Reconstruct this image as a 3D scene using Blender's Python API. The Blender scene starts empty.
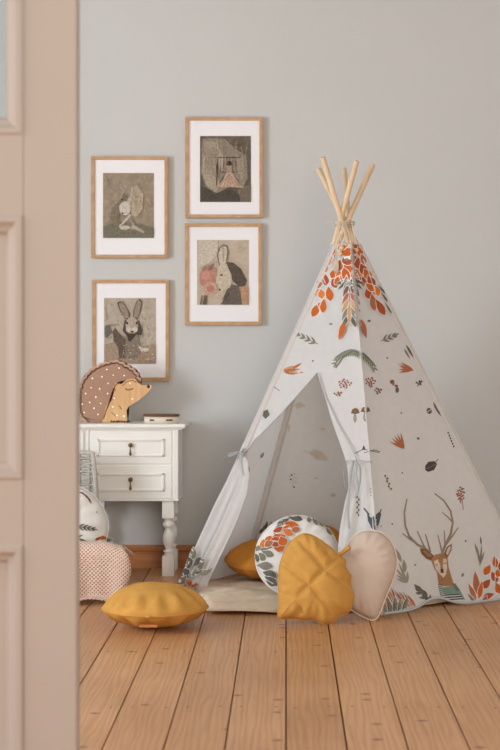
import bpy, bmesh, math, random
from mathutils import Vector, Matrix, noise
from mathutils.bvhtree import BVHTree
R = math.radians; PI = math.pi
S = bpy.context.scene; COL = S.collection

# ------------------------------------------------------------------ camera
FP = 1500.0; CX, CY, CH = 286.0, 346.0, 0.884
cam = bpy.data.cameras.new('camera'); camo = bpy.data.objects.new('camera', cam); COL.objects.link(camo)
camo.location = (0, 0, CH); camo.rotation_euler = (R(90), 0, 0)
cam.sensor_fit = 'AUTO'; cam.sensor_width = 36; cam.lens = FP/750*36
cam.shift_x = -(CX-250)/750; cam.shift_y = -(375-CY)/750
cam.dof.use_dof = True; cam.dof.focus_distance = 5.1; cam.dof.aperture_fstop = 5.0
cam.clip_start = 0.05
S.camera = camo
# ------------------------------------------------------------------ world, light, exposure
w = bpy.data.worlds.new('world'); S.world = w; w.use_nodes = True
w.node_tree.nodes['Background'].inputs[0].default_value = (1.0, 0.965, 0.93, 1)
w.node_tree.nodes['Background'].inputs[1].default_value = 0.68
def area(name, loc, size, power, color, rot):
    l = bpy.data.lights.new(name, 'AREA'); l.shape = 'RECTANGLE'; l.size, l.size_y = size
    l.energy = power; l.color = color
    o = bpy.data.objects.new(name, l); COL.objects.link(o); o.location = loc; o.rotation_euler = rot
    return o
# daylight through the window of the left wall and from the anteroom side, plus two added fill lamps
area('window_daylight', (-3.52, 3.3, 1.2), (1.9, 1.2), 155, (0.83, 0.92, 1.0), (0, R(-90), 0))
area('right_fill', (2.92, 3.45, 1.3), (1.9, 1.5), 4, (1.0, 0.95, 0.90), (0, R(90), 0))  # added weak warm fill that lifts the shaded right side
area('front_fill', (1.0, -1.5, 1.5), (2.0, 2.0), 96, (1.0, 0.89, 0.78), (R(90), 0, 0))  # added frontal fill behind the camera, for the wall beside the desk
area('anteroom_daylight', (-3.2, 2.05, 1.5), (2.0, 0.9), 60, (0.97, 0.96, 1.0), (0, R(-90), 0))
S.view_settings.view_transform = 'Standard'; S.view_settings.look = 'None'
S.view_settings.gamma = 1; S.view_settings.use_curve_mapping = False
S.view_settings.exposure = 0.0

# ------------------------------------------------------------------ helpers
def s_at(Y): return FP/Y
def P(px, py, Y): return Vector(((px-CX)*Y/FP, Y, CH-(py-CY)*Y/FP))
def ray(px, py): return Vector(((px-CX)/FP, 1.0, -(py-CY)/FP))
CAM = Vector((0, 0, CH))
def on_plane(px, py, p0, n):
    d = ray(px, py); t = (p0-CAM).dot(n)/d.dot(n); return CAM+d*t
def lin(c): return tuple(((x/255)/12.92 if x/255 <= .04045 else ((x/255+.055)/1.055)**2.4) for x in c)
def base_off(o):
    v = Vector((0, 0, 0))
    while o: v += o.location; o = o.parent
    return v
def obj(name, bm, mats, parent=None, smooth=False, label=None):
    off = base_off(parent) if parent else Vector((0, 0, 0))
    if off.length: bmesh.ops.translate(bm, verts=bm.verts, vec=-off)
    me = bpy.data.meshes.new(name); bm.to_mesh(me); bm.free()
    for m in (mats if isinstance(mats, (list, tuple)) else [mats]): me.materials.append(m)
    if smooth: me.polygons.foreach_set('use_smooth', [True]*len(me.polygons))
    o = bpy.data.objects.new(name, me); COL.objects.link(o)
    if parent: o.parent = parent
    if label: o['label'] = label
    return o
def thing(name, label, cat, loc=(0, 0, 0), group=None):
    o = bpy.data.objects.new(name, None); COL.objects.link(o); o.location = loc
    o.empty_display_size = .05
    return tag(o, label, cat, group)
def tag(o, label, cat, group=None):
    o['label'] = label; o['category'] = cat
    if group: o['group'] = group
    return o
def struct(name, bm, m, **k):
    o = obj(name, bm, m, **k); o['kind'] = 'structure'; return o
def box(bm, x0, x1, y0, y1, z0, z1, bev=0, mi=0):
    r = bmesh.ops.create_cube(bm, size=1)
    for v in r['verts']:
        v.co = Vector((x0+(v.co.x+.5)*(x1-x0), y0+(v.co.y+.5)*(y1-y0), z0+(v.co.z+.5)*(z1-z0)))
    fs = set(f for v in r['verts'] for f in v.link_faces)
    for f in fs: f.material_index = mi
    if bev:
        es = list(set(e for v in r['verts'] for e in v.link_edges))
        bmesh.ops.bevel(bm, geom=es, offset=bev, segments=2, affect='EDGES', profile=.5)
def tube(bm, pts, rad, n=8, mi=0, cap=True, flat=None):
    pts = [Vector(p) for p in pts]; rs = rad if isinstance(rad, (list, tuple)) else [rad]*len(pts)
    prev = None; rings = []
    for i, p in enumerate(pts):
        t = (pts[min(i+1, len(pts)-1)]-pts[max(i-1, 0)])
        t = t.normalized() if t.length > 1e-9 else Vector((0, 0, 1))
        if prev is None:
            a = Vector((0, 0, 1)) if abs(t.z) < .9 else Vector((0, 1, 0)); u = t.cross(a).normalized()
        else:
            u = prev-t*prev.dot(t); u = u.normalized() if u.length > 1e-6 else t.orthogonal().normalized()
        prev = u; v = t.cross(u); k = flat or 1
        rings.append([bm.verts.new(p+(u*math.cos(2*PI*j/n)+v*math.sin(2*PI*j/n)*k)*rs[i]) for j in range(n)])
    for a, b in zip(rings, rings[1:]):
        for j in range(n):
            f = bm.faces.new((a[j], a[(j+1) % n], b[(j+1) % n], b[j])); f.material_index = mi; f.smooth = True
    if cap:
        bm.faces.new(rings[0][::-1]).material_index = mi; bm.faces.new(rings[-1]).material_index = mi
def smoothline(pts, k=6):
    pts = [Vector(p) for p in pts]; out = []
    for i in range(len(pts)-1):
        p0, p1, p2, p3 = pts[max(i-1, 0)], pts[i], pts[i+1], pts[min(i+2, len(pts)-1)]
        for j in range(k):
            t = j/k
            out.append(.5*((2*p1)+(p2-p0)*t+(2*p0-5*p1+4*p2-p3)*t*t+(3*p1-p0-3*p2+p3)*t**3))
    out.append(pts[-1]); return out
def lathe(bm, cx, cy, prof, n=24, mi=0, sq=None):
    rings = []
    for r, z in prof:
        rings.append([bm.verts.new((cx+r*math.cos(2*PI*j/n), cy+r*math.sin(2*PI*j/n), z)) for j in range(n)])
    for a, b in zip(rings, rings[1:]):
        for j in range(n):
            f = bm.faces.new((a[j], a[(j+1) % n], b[(j+1) % n], b[j])); f.smooth = True; f.material_index = mi
    bm.faces.new(rings[0][::-1]); bm.faces.new(rings[-1])
def ball(bm, c, r, mi=0, sc=(1, 1, 1), u=12, v=8):
    r_ = bmesh.ops.create_uvsphere(bm, u_segments=u, v_segments=v, radius=r)
    for x in r_['verts']: x.co = Vector((x.co.x*sc[0], x.co.y*sc[1], x.co.z*sc[2]))+Vector(c)
    for f in set(f for x in r_['verts'] for f in x.link_faces): f.smooth = True; f.material_index = mi
def prism(bm, pts, y0, y1, mi=0):                   # outline [(x,z)] extruded in Y
    a = [bm.verts.new((x, y0, z)) for x, z in pts]; b = [bm.verts.new((x, y1, z)) for x, z in pts]
    f1 = bm.faces.new(a); f2 = bm.faces.new(b[::-1]); fs = [f1, f2]; n = len(pts)
    for i in range(n): fs.append(bm.faces.new((a[(i+1) % n], a[i], b[i], b[(i+1) % n])))
    for f in fs: f.material_index = mi
    bmesh.ops.triangulate(bm, faces=[f1, f2])
    bmesh.ops.recalc_face_normals(bm, faces=[f for f in bm.faces if f.is_valid])

# ------------------------------------------------------------------ materials
def mat(name, col, rough=.6, spec=.3, metal=0, var=0, scale=20, stretch=(1, 1, 1), bump=0, bscale=60, coat=0, col2=None, sheen=0):
    m = bpy.data.materials.new(name); m.use_nodes = True; nt = m.node_tree; b = nt.nodes['Principled BSDF']
    c = lin(col); b.inputs['Base Color'].default_value = (*c, 1)
    b.inputs['Roughness'].default_value = rough; b.inputs['Specular IOR Level'].default_value = spec
    b.inputs['Metallic'].default_value = metal; b.inputs['Coat Weight'].default_value = coat
    if sheen: b.inputs['Sheen Weight'].default_value = sheen
    tc = nt.nodes.new('ShaderNodeTexCoord'); mp = nt.nodes.new('ShaderNodeMapping'); mp.inputs['Scale'].default_value = stretch
    nt.links.new(tc.outputs['Object'], mp.inputs[0])
    if var or col2:
        nz = nt.nodes.new('ShaderNodeTexNoise'); nz.inputs['Scale'].default_value = scale; nz.inputs['Detail'].default_value = 5
        nt.links.new(mp.outputs[0], nz.inputs[0])
        rp = nt.nodes.new('ShaderNodeValToRGB'); rp.color_ramp.elements[0].position = .3; rp.color_ramp.elements[1].position = .7
        c2 = lin(col2) if col2 else tuple(x*(1-var) for x in c); c1 = c if col2 else tuple(min(1, x*(1+var*.5)) for x in c)
        rp.color_ramp.elements[0].color = (*c2, 1); rp.color_ramp.elements[1].color = (*c1, 1)
        nt.links.new(nz.outputs[0], rp.inputs[0]); nt.links.new(rp.outputs[0], b.inputs['Base Color'])
    if bump:
        n2 = nt.nodes.new('ShaderNodeTexNoise'); n2.inputs['Scale'].default_value = bscale; n2.inputs['Detail'].default_value = 4
        nt.links.new(mp.outputs[0], n2.inputs[0]); bp = nt.nodes.new('ShaderNodeBump'); bp.inputs['Strength'].default_value = bump
        bp.inputs['Distance'].default_value = .01
        nt.links.new(n2.outputs[0], bp.inputs['Height']); nt.links.new(bp.outputs[0], b.inputs['Normal'])
    return m
def cloth_mat(name, col, trans=.25, bump=.15, bscale=14, var=.04):
    m = mat(name, col, rough=.95, spec=.1, var=var, scale=40, bump=bump, bscale=bscale)
    nt = m.node_tree; b = nt.nodes['Principled BSDF']; out = nt.nodes['Material Output']
    tr = nt.nodes.new('ShaderNodeBsdfTranslucent'); tr.inputs[0].default_value = (*lin(col), 1)
    mx = nt.nodes.new('ShaderNodeMixShader'); mx.inputs[0].default_value = trans
    nt.links.new(b.outputs[0], mx.inputs[1]); nt.links.new(tr.outputs[0], mx.inputs[2]); nt.links.new(mx.outputs[0], out.inputs[0])
    return m
WALL = mat('wall_paint', (203, 203, 201), .9, .1, var=.02, scale=1.5, bump=.05, bscale=25)
CEIL = mat('ceiling_paint', (205, 203, 200), .9, .1)
DOORP = mat('door_paint', (180, 168, 158), .5, .3, var=.02, scale=4)
DESKP = mat('desk_paint', (243, 240, 234), .45, .35, var=.03, scale=8, bump=.05, bscale=30)
BASEW = mat('baseboard_wood', (196, 134, 84), .4, .4, col2=(172, 110, 64), scale=6, stretch=(1, 8, 12), bump=.05)
FRAMEW = mat('oak_frame', (202, 164, 124), .5, .3, col2=(182, 142, 102), scale=14, stretch=(2, 2, 2))
MATB = mat('passepartout', (240, 238, 240), .9, .1)
POLEW = mat('pine_pole', (232, 206, 174), .55, .3, col2=(218, 188, 150), scale=9, stretch=(6, 6, .8))
BRASS = mat('aged_brass', (120, 98, 66), .4, .5, metal=.8, var=.2)
CANVAS = cloth_mat('cotton_canvas', (238, 237, 236), .40, bump=.25, bscale=9)
PIPE = cloth_mat('grey_piping', (196, 200, 200), .1)
RIB = cloth_mat('ribbon_cloth', (188, 193, 194), .1)
MUST = cloth_mat('mustard_cotton', (209, 155, 80), .03, bump=.35, bscale=16, var=.08)
OCHR = cloth_mat('ochre_cotton', (204, 134, 56), .03, bump=.35, bscale=16, var=.08)
HEART = cloth_mat('beige_cotton', (212, 192, 176), .03, bump=.35, bscale=12, var=.05)
WHITEC = cloth_mat('white_cotton', (236, 232, 226), .03, bump=.3, bscale=14)
MATC = cloth_mat('natural_linen', (220, 200, 176), .03, bump=.5, bscale=10, var=.05)
CORD = cloth_mat('cotton_cord', (226, 212, 190), .05)
BEADW = mat('wood_bead', (228, 194, 158), .5)
PRC = {}
def pr(col):
    if col not in PRC: PRC[col] = cloth_mat('print_ink', col, .12, bump=.1, var=.14)
    return PRC[col]
AIC = {}
def artink(c):
    if c not in AIC: AIC[c] = mat('art_ink', c, .9, .1, var=.30, scale=110)
    return AIC[c]
# print colours
OR = (208, 108, 50); OR2 = (222, 132, 70); RED = (182, 90, 58); RUST = (186, 118, 86); TAN = (208, 162, 118)
GG = (140, 138, 122); GD = (112, 108, 98); GL = (164, 160, 146); GN = (138, 146, 126); BRN = (136, 100, 84); DK = (92, 86, 86)
DEER = (172, 130, 94); DEERD = (134, 102, 76); ANT = (156, 140, 122); FACE = (228, 210, 192); SHIRT = (132, 158, 142); BLK = (64, 62, 64); WHT = (240, 238, 234)
BER = (166, 88, 76); NV = (92, 98, 106)

# ------------------------------------------------------------------ 2D motif generators (pixel-sized shapes that get printed onto cloth)
def leaf(x, y, L, W, ang, c, k=7):
    a = R(ang); dx, dy = math.cos(a), -math.sin(a); up, dn = [], []
    for i in range(k+1):
        t = i/k; ww = W/2*math.sin(PI*t**.8)*1.0; px, py = x+dx*L*t, y+dy*L*t
        up.append((px-dy*ww, py+dx*ww)); dn.append((px+dy*ww, py-dx*ww))
    pts = [up[0]]+up[1:-1]+[up[-1]]+dn[1:-1][::-1]
    return [(pts, c)]
def leafc(x, y, L, W, ang, c): a = R(ang); return leaf(x-math.cos(a)*L/2, y+math.sin(a)*L/2, L, W, ang, c)
def lo(q, ow=.75):                                            # a printed leaf with the pale gap the print leaves round it
    out = []
    for pts, c in q:
        cx = sum(p[0] for p in pts)/len(pts); cy = sum(p[1] for p in pts)/len(pts); o = []
        for x, y in pts:
            d = math.hypot(x-cx, y-cy) or 1; o.append((x+(x-cx)/d*ow, y+(y-cy)/d*ow))
        out += [(o, WHT), (pts, c)]
    return out
def stroke(pts, w0, w1, c):
    out = []; n = len(pts)
    L, Rr = [], []
    for i, (x, y) in enumerate(pts):
        a = pts[max(i-1, 0)]; b = pts[min(i+1, n-1)]; dx, dy = b[0]-a[0], b[1]-a[1]; d = math.hypot(dx, dy) or 1
        ww = (w0+(w1-w0)*i/(n-1))/2; L.append((x-dy/d*ww, y+dx/d*ww)); Rr.append((x+dy/d*ww, y-dx/d*ww))
    for i in range(n-1): out.append(([L[i], L[i+1], Rr[i+1], Rr[i]], c))
    return out
def ell(x, y, rx, ry, c, ang=0, n=10):
    a = R(ang); return [([(x+rx*math.cos(t)*math.cos(a)+ry*math.sin(t)*math.sin(a), y-rx*math.cos(t)*math.sin(a)+ry*math.sin(t)*math.cos(a)) for t in [2*PI*i/n for i in range(n)]], c)]
def sprig(x, y, ang, L, n, lw, ll, c, spread=38, stem=True):
    out = []; a = R(ang); dx, dy = math.cos(a), -math.sin(a)
    if stem: out += stroke([(x, y), (x+dx*L*.9, y+dy*L*.9)], .9, .4, c)
    for i in range(n):
        t = (i+.4)/n; px, py = x+dx*L*t*.85, y+dy*L*t*.85
        for sg in (1, -1): out += leaf(px, py, ll*(1.05-.35*t), lw, ang+sg*spread*(1-.3*t), c)
    out += leaf(x+dx*L*.8, y+dy*L*.8, ll*.8, lw, ang, c)
    return out
def berries(x, y, rx, ry, n, c, seed=0, stem=GG):
    r = random.Random(seed); out = stroke([(x, y+ry*1.3), (x, y-ry*.5)], .5, .3, stem)
    for i in range(n):
        a = i*2.4; d = math.sqrt((i+.5)/n); out += ell(x+rx*d*math.cos(a), y+ry*d*math.sin(a), .85+r.random()*.35, .85+r.random()*.3, c if r.random() < .7 else BRN, n=6)
    return out
def cv(polys, ox, oy, sc): return [([(ox+x/sc, oy+y/sc) for x, y in p], c) for p, c in polys]
def print_on(bm, polys, mats, off=.0012, maxe=2.2, bvh=None, lay=1.5e-4):
    """print flat shapes onto the cloth mesh bm; every shape becomes faces lying on the cloth"""
    bm.normal_update()
    if bvh is None: bvh = BVHTree.FromBMesh(bm)
    boxes = []
    for pts, c in polys:
        bx0, bx1, by0, by1 = min(p[0] for p in pts), max(p[0] for p in pts), min(p[1] for p in pts), max(p[1] for p in pts)
        li = 0
        for q in boxes:
            if q[4] >= li and bx0 < q[1] and bx1 > q[0] and by0 < q[3] and by1 > q[2]: li = q[4]+1
        boxes.append((bx0, bx1, by0, by1, li))
        m = pr(c)
        if m not in mats: mats.append(m)
        mi = mats.index(m); b2 = bmesh.new()
        try: f = b2.faces.new([b2.verts.new((p[0], p[1], 0)) for p in pts])
        except ValueError: b2.free(); continue
        bmesh.ops.triangulate(b2, faces=[f])
        for _ in range(3):
            es = [e for e in b2.edges if e.calc_length() > maxe]
            if not es: break
            bmesh.ops.subdivide_edges(b2, edges=es, cuts=1)
            bmesh.ops.triangulate(b2, faces=[f for f in b2.faces if len(f.verts) > 3])
        vm = {}
        for v in b2.verts:
            d = ray(v.co.x, v.co.y); h = bvh.ray_cast(CAM, d.normalized())
            if h[0] is not None:
                n = h[1]; n = n if n.dot(d) < 0 else -n
                vm[v] = bm.verts.new(h[0]+n*(off+li*lay))
        for f in b2.faces:
            if all(v in vm for v in f.verts):
                q = [vm[v].co for v in f.verts]
                if max((q[0]-q[1]).length, (q[1]-q[2]).length, (q[0]-q[2]).length) < .09:
                    g = bm.faces.new([vm[v] for v in f.verts]); g.material_index = mi; g.smooth = True
        b2.free()
def plain(bm, polys, mats, Y, maxl=0):
    """flat artwork on a sheet of paper standing at depth Y"""
    for li, (pts, c) in enumerate(polys):
        m = c if not isinstance(c, tuple) else artink(c)
        if m not in mats: mats.append(m)
        try: f = bm.faces.new([bm.verts.new(P(x, y, Y-.0003-li*3e-5)) for x, y in pts])
        except ValueError: continue
        f.material_index = mats.index(m); bmesh.ops.triangulate(bm, faces=[f])

# ================================================================== SETTING
D = 6.0; XL, XR, ZC = -3.3, 2.7, 3.1; YP = 2.62
# floor: pine boards with open joints over a dark sub-floor
def floor_mat():
    m = bpy.data.materials.new('pine_boards'); m.use_nodes = True; nt = m.node_tree; b = nt.nodes['Principled BSDF']; N = nt.nodes.new; Lk = nt.links.new
    geo = N('ShaderNodeNewGeometry'); tc = N('ShaderNodeTexCoord')
    add = N('ShaderNodeVectorMath'); add.operation = 'ADD'; cmb = N('ShaderNodeCombineXYZ')
    mul = N('ShaderNodeMath'); mul.operation = 'MULTIPLY'; mul.inputs[1].default_value = 37
    Lk(geo.outputs['Random Per Island'], mul.inputs[0]); Lk(mul.outputs[0], cmb.inputs[1]); Lk(mul.outputs[0], cmb.inputs[2])
    Lk(tc.outputs['Object'], add.inputs[0]); Lk(cmb.outputs[0], add.inputs[1])
    mp = N('ShaderNodeMapping'); mp.inputs['Scale'].default_value = (9, .8, 1); Lk(add.outputs[0], mp.inputs[0])
    # growth rings: distorted bands along the board
    wv = N('ShaderNodeTexWave'); wv.wave_type = 'BANDS'; wv.bands_direction = 'X'; wv.inputs['Scale'].default_value = 2.3
    wv.inputs['Distortion'].default_value = 11; wv.inputs['Detail'].default_value = 2.5; wv.inputs['Detail Scale'].default_value = 1.2; Lk(mp.outputs[0], wv.inputs[0])
    r1 = N('ShaderNodeValToRGB'); r1.color_ramp.elements[0].color = (*lin((198, 147, 102)), 1); r1.color_ramp.elements[1].color = (*lin((209, 162, 117)), 1)
    r1.color_ramp.elements[0].position = .05; r1.color_ramp.elements[1].position = .75; Lk(wv.outputs[0], r1.inputs[0])
    mg = N('ShaderNodeMapping'); mg.inputs['Scale'].default_value = (160, 3, 1); Lk(add.outputs[0], mg.inputs[0]); ng = N('ShaderNodeTexNoise'); ng.inputs['Scale'].default_value = 1; ng.inputs['Detail'].default_value = 3; Lk(mg.outputs[0], ng.inputs[0])
    rg = N('ShaderNodeValToRGB'); rg.color_ramp.elements[0].position = .3; rg.color_ramp.elements[1].position = .65; rg.color_ramp.elements[0].color = (.90, .87, .84, 1); rg.color_ramp.elements[1].color = (1.03, 1.03, 1.03, 1); Lk(ng.outputs[0], rg.inputs[0])
    m0 = N('ShaderNodeMix'); m0.data_type = 'RGBA'; m0.blend_type = 'MULTIPLY'; m0.inputs[0].default_value = 1; Lk(r1.outputs[0], m0.inputs[6]); Lk(rg.outputs[0], m0.inputs[7]); r1 = m0
    # board to board tone
    r2 = N('ShaderNodeValToRGB'); r2.color_ramp.elements[0].color = (.84, .80, .76, 1); r2.color_ramp.elements[1].color = (1.06, 1.04, 1.02, 1); Lk(geo.outputs['Random Per Island'], r2.inputs[0])
    m1 = N('ShaderNodeMix'); m1.data_type = 'RGBA'; m1.blend_type = 'MULTIPLY'; m1.inputs[0].default_value = 1; Lk(r1.outputs[2], m1.inputs[6]); Lk(r2.outputs[0], m1.inputs[7])
    # large soft stains
    nz = N('ShaderNodeTexNoise'); nz.inputs['Scale'].default_value = 2.2; nz.inputs['Detail'].default_value = 4; Lk(add.outputs[0], nz.inputs[0])
    r3 = N('ShaderNodeValToRGB'); r3.color_ramp.elements[0].color = (.86, .8, .75, 1); r3.color_ramp.elements[1].color = (1.05, 1.04, 1.03, 1); r3.color_ramp.elements[0].position = .3; r3.color_ramp.elements[1].position = .62
    Lk(nz.outputs[0], r3.inputs[0]); m2 = N('ShaderNodeMix'); m2.data_type = 'RGBA'; m2.blend_type = 'MULTIPLY'; m2.inputs[0].default_value = 1; Lk(m1.outputs[2], m2.inputs[6]); Lk(r3.outputs[0], m2.inputs[7])
    # knots and short dark checks across the board
    mk = N('ShaderNodeMapping'); mk.inputs['Scale'].default_value = (9, 14, 1); Lk(add.outputs[0], mk.inputs[0])
    vo = N('ShaderNodeTexVoronoi'); vo.voronoi_dimensions = '2D'; vo.inputs['Scale'].default_value = 1.0; Lk(mk.outputs[0], vo.inputs[0])
    r4 = N('ShaderNodeValToRGB'); r4.color_ramp.elements[0].color = (1, 1, 1, 1); r4.color_ramp.elements[1].color = (0, 0, 0, 1); r4.color_ramp.elements[0].position = .05; r4.color_ramp.elements[1].position = .15; Lk(vo.outputs['Distance'], r4.inputs[0])
    m3 = N('ShaderNodeMix'); m3.data_type = 'RGBA'; m3.blend_type = 'MIX'; m3.inputs[7].default_value = (*lin((122, 70, 36)), 1)
    sp_ = N('ShaderNodeSeparateColor'); Lk(vo.outputs['Color'], sp_.inputs[0]); gt = N('ShaderNodeMath'); gt.operation = 'GREATER_THAN'; gt.inputs[1].default_value = .8; Lk(sp_.outputs[0], gt.inputs[0])
    gm_ = N('ShaderNodeMath'); gm_.operation = 'MULTIPLY'; Lk(gt.outputs[0], gm_.inputs[0]); Lk(r4.outputs[0], gm_.inputs[1]); Lk(gm_.outputs[0], m3.inputs[0]); Lk(m2.outputs[2], m3.inputs[6])
    Lk(m3.outputs[2], b.inputs['Base Color'])
    b.inputs['Roughness'].default_value = .36; b.inputs['Specular IOR Level'].default_value = .45
    bp = N('ShaderNodeBump'); bp.inputs['Strength'].default_value = .12; bp.inputs['Distance'].default_value = .003; Lk(wv.outputs[0], bp.inputs['Height']); Lk(bp.outputs[0], b.inputs['Normal'])
    return m
NAIL = mat('nail_head', (58, 36, 24), .6); GAPM = mat('joint_dirt', (84, 50, 28), .9)
bm = bmesh.new(); BW = .1345
i0, i1 = int(math.floor(-3.5/BW)), int(math.ceil(XR/BW))
rb = random.Random(4)
for i in range(i0, i1):
    x0, x1 = i*BW, (i+1)*BW
    g = .0012+.0012*rb.random()
    cuts = [-1.5, D+.02]
    if rb.random() < .25: cuts = [-1.5, 1.2+2.6*rb.random(), D+.02]
    for a, b_ in zip(cuts, cuts[1:]): box(bm, x0+g, x1-g, a+.0008, b_-.0008, -.025, 0, bev=.0012)
box(bm, i0*BW, i1*BW, -1.5, D+.02, -.05, -.012, mi=1)
for i in range(i0, i1):
    for yr in (1.6, 2.3, 3.0, 3.67, 4.34, 5.02, 5.7):
        for q in (.2, .8):
            x = (i+q)*BW+rb.uniform(-.004, .004); yy = yr+rb.uniform(-.012, .012)
            vs = [bm.verts.new((x+.0035*math.cos(t*PI/3), yy+.0035*math.sin(t*PI/3), .0004)) for t in range(6)]
            bm.faces.new(vs).material_index = 2
struct('floor', bm, [floor_mat(), GAPM, NAIL])
def wallbox(name, *a, m=WALL):
    bm = bmesh.new(); box(bm, *a); return struct(name, bm, m)
wallbox('wall_back', XL-.12, XR+.12, D, D+.12, -.05, ZC)
wallbox('ceiling', XL-.12, XR+.12, YP, D+.12, ZC, ZC+.1, m=CEIL)
bm = bmesh.new()                                     # left wall with its two window openings
wins = [(2.72, 3.92)]
ys = [YP]+[v for w_ in wins for v in w_]+[D]
for a, b_ in ((ys[0], ys[1]), (ys[2], ys[3])): box(bm, XL-.12, XL, a, b_, -.05, ZC)
for a, b_ in wins: box(bm, XL-.12, XL, a, b_, -.05, .4); box(bm, XL-.12, XL, a, b_, 2.3, ZC)
struct('wall_left', bm, WALL)
bm = bmesh.new()
for q in ((YP, 2.75, -.05, ZC), (4.15, D, -.05, ZC), (2.75, 4.15, -.05, .4), (2.75, 4.15, 2.3, ZC)): box(bm, XR, XR+.12, *q)
struct('wall_right', bm, WALL)
bm = bmesh.new()
for q in ((2.75, 2.80, .4, 2.3), (4.10, 4.15, .4, 2.3), (2.75, 4.15, .4, .46), (2.75, 4.15, 2.24, 2.3), (3.42, 3.48, .4, 2.3), (2.75, 4.15, 1.7, 1.75)): box(bm, XR+.05, XR+.11, *q)
struct('window_2', bm, DESKP)  # unseen window added to go with the right-hand fill lamp
for k, (a, b_) in enumerate(wins):
    bm = bmesh.new(); X = XL-.08
    for q in ((a, a+.05, .4, 2.3), (b_-.05, b_, .4, 2.3), (a, b_, .4, .46), (a, b_, 2.24, 2.3), ((a+b_)/2-.03, (a+b_)/2+.03, .4, 2.3), (a, b_, 1.7, 1.75)):
        box(bm, X-.03, X+.03, q[0], q[1], q[2], q[3])
    struct('window_%d' % (k+1), bm, DESKP)
DX0, DX1 = -1.16, .47                               # doorway between the two rooms
bm = bmesh.new(); box(bm, XL-.12, DX0, YP, YP+.12, -.05, ZC)
struct('wall_front', bm, WALL)
bm = bmesh.new()
for q in ((DX0, DX0+.035, 0, 2.25),): box(bm, q[0], q[1], YP-.012, YP+.132, q[2], q[3], bev=.003)
struct('trim_1', bm, DOORP)
# baseboards
def baseprof(name, a, b_, axis):
    prof = [(0, 0), (.024, 0), (.024, .052), (.022, .056), (.012, .059), (.012, .063), (.020, .067), (.021, .073), (.017, .078), (.009, .080), (.007, .086), (.003, .089), (0, .089)]
    bm = bmesh.new(); A, B = [], []
    for d, z in prof:
        if axis == 'back': A.append(bm.verts.new((a, D-d, z))); B.append(bm.verts.new((b_, D-d, z)))
        elif axis == 'left': A.append(bm.verts.new((XL+d, a, z))); B.append(bm.verts.new((XL+d, b_, z)))
        else: A.append(bm.verts.new((XR-d, a, z))); B.append(bm.verts.new((XR-d, b_, z)))
    n = len(prof)
    for i in range(n): bm.faces.new((A[i], A[(i+1) % n], B[(i+1) % n], B[i]))
    bm.faces.new(A); bm.faces.new(B[::-1]); bmesh.ops.recalc_face_normals(bm, faces=bm.faces)
    struct(name, bm, BASEW)
baseprof('baseboard_back', XL, XR, 'back'); baseprof('baseboard_left', YP+.12, D, 'left'); baseprof('baseboard_right', YP+.12, D, 'right')

# door leaf in the foreground, blurred: stile, rails, mouldings, panels, upper glass
YD = 2.66; TH = .045
bm = bmesh.new()
xr = (76.5-CX)*YD/FP; xs = (23-CX)*YD/FP; xl = -1.123; xl2 = xl+.095
zz = lambda py: CH-(py-CY)*YD/FP
rails = [(.006, .13), (zz(545), zz(480)), (zz(215), zz(135)), (2.1, 2.212)]
box(bm, xs, xr, YD, YD+TH, .006, 2.212, bev=.003); box(bm, xl, xl2, YD, YD+TH, .006, 2.212, bev=.003)
for a, b_ in rails: box(bm, xl2, xs, YD, YD+TH, a, b_)
def moulding(bm, x0, x1, z0, z1, y, wd=.034, dp=.02, fld=True):
    rect = lambda k, yy: [bm.verts.new((a, yy, b)) for a, b in ((x0+k, z0+k), (x1-k, z0+k), (x1-k, z1-k), (x0+k, z1-k))]
    st = [(0, y), (.004, y-.004), (.012, y-.004), (.02, y+.006), (wd-.006, y+.010), (wd, y+dp)]
    rs = [rect(k, yy) for k, yy in st]
    for a, b in zip(rs, rs[1:]):
        for i in range(4): bm.faces.new((a[i], a[(i+1) % 4], b[(i+1) % 4], b[i]))
    if fld: bm.faces.new(rs[-1])
for (a, b_), fl in (((rails[0][1], rails[1][0]), 1), ((rails[1][1], rails[2][0]), 1), ((rails[2][1], rails[3][0]), 0)):
    moulding(bm, xl2, xs, a, b_, YD, fld=bool(fl))
    if fl: box(bm, xl2, xs, YD+.021, YD+TH-.006, a, b_)
door = struct('door_1', bm, DOORP)
gm = bpy.data.materials.new('window_glass'); gm.use_nodes = True; nt = gm.node_tree; nt.nodes.remove(nt.nodes['Principled BSDF'])
fr = nt.nodes.new('ShaderNodeFresnel'); tb = nt.nodes.new('ShaderNodeBsdfTransparent'); tb.inputs[0].default_value = (.9, .93, .92, 1)
gb = nt.nodes.new('ShaderNodeBsdfGlossy'); gb.inputs['Roughness'].default_value = .05; mx = nt.nodes.new('ShaderNodeMixShader')
nt.links.new(fr.outputs[0], mx.inputs[0]); nt.links.new(tb.outputs[0], mx.inputs[1]); nt.links.new(gb.outputs[0], mx.inputs[2]); nt.links.new(mx.outputs[0], nt.nodes['Material Output'].inputs[0])
bm = bmesh.new(); box(bm, xl2+.02, xs-.02, YD+.022, YD+.026, rails[2][1]-.0, rails[3][0]); o = obj('door_glass', bm, gm, door)

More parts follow.
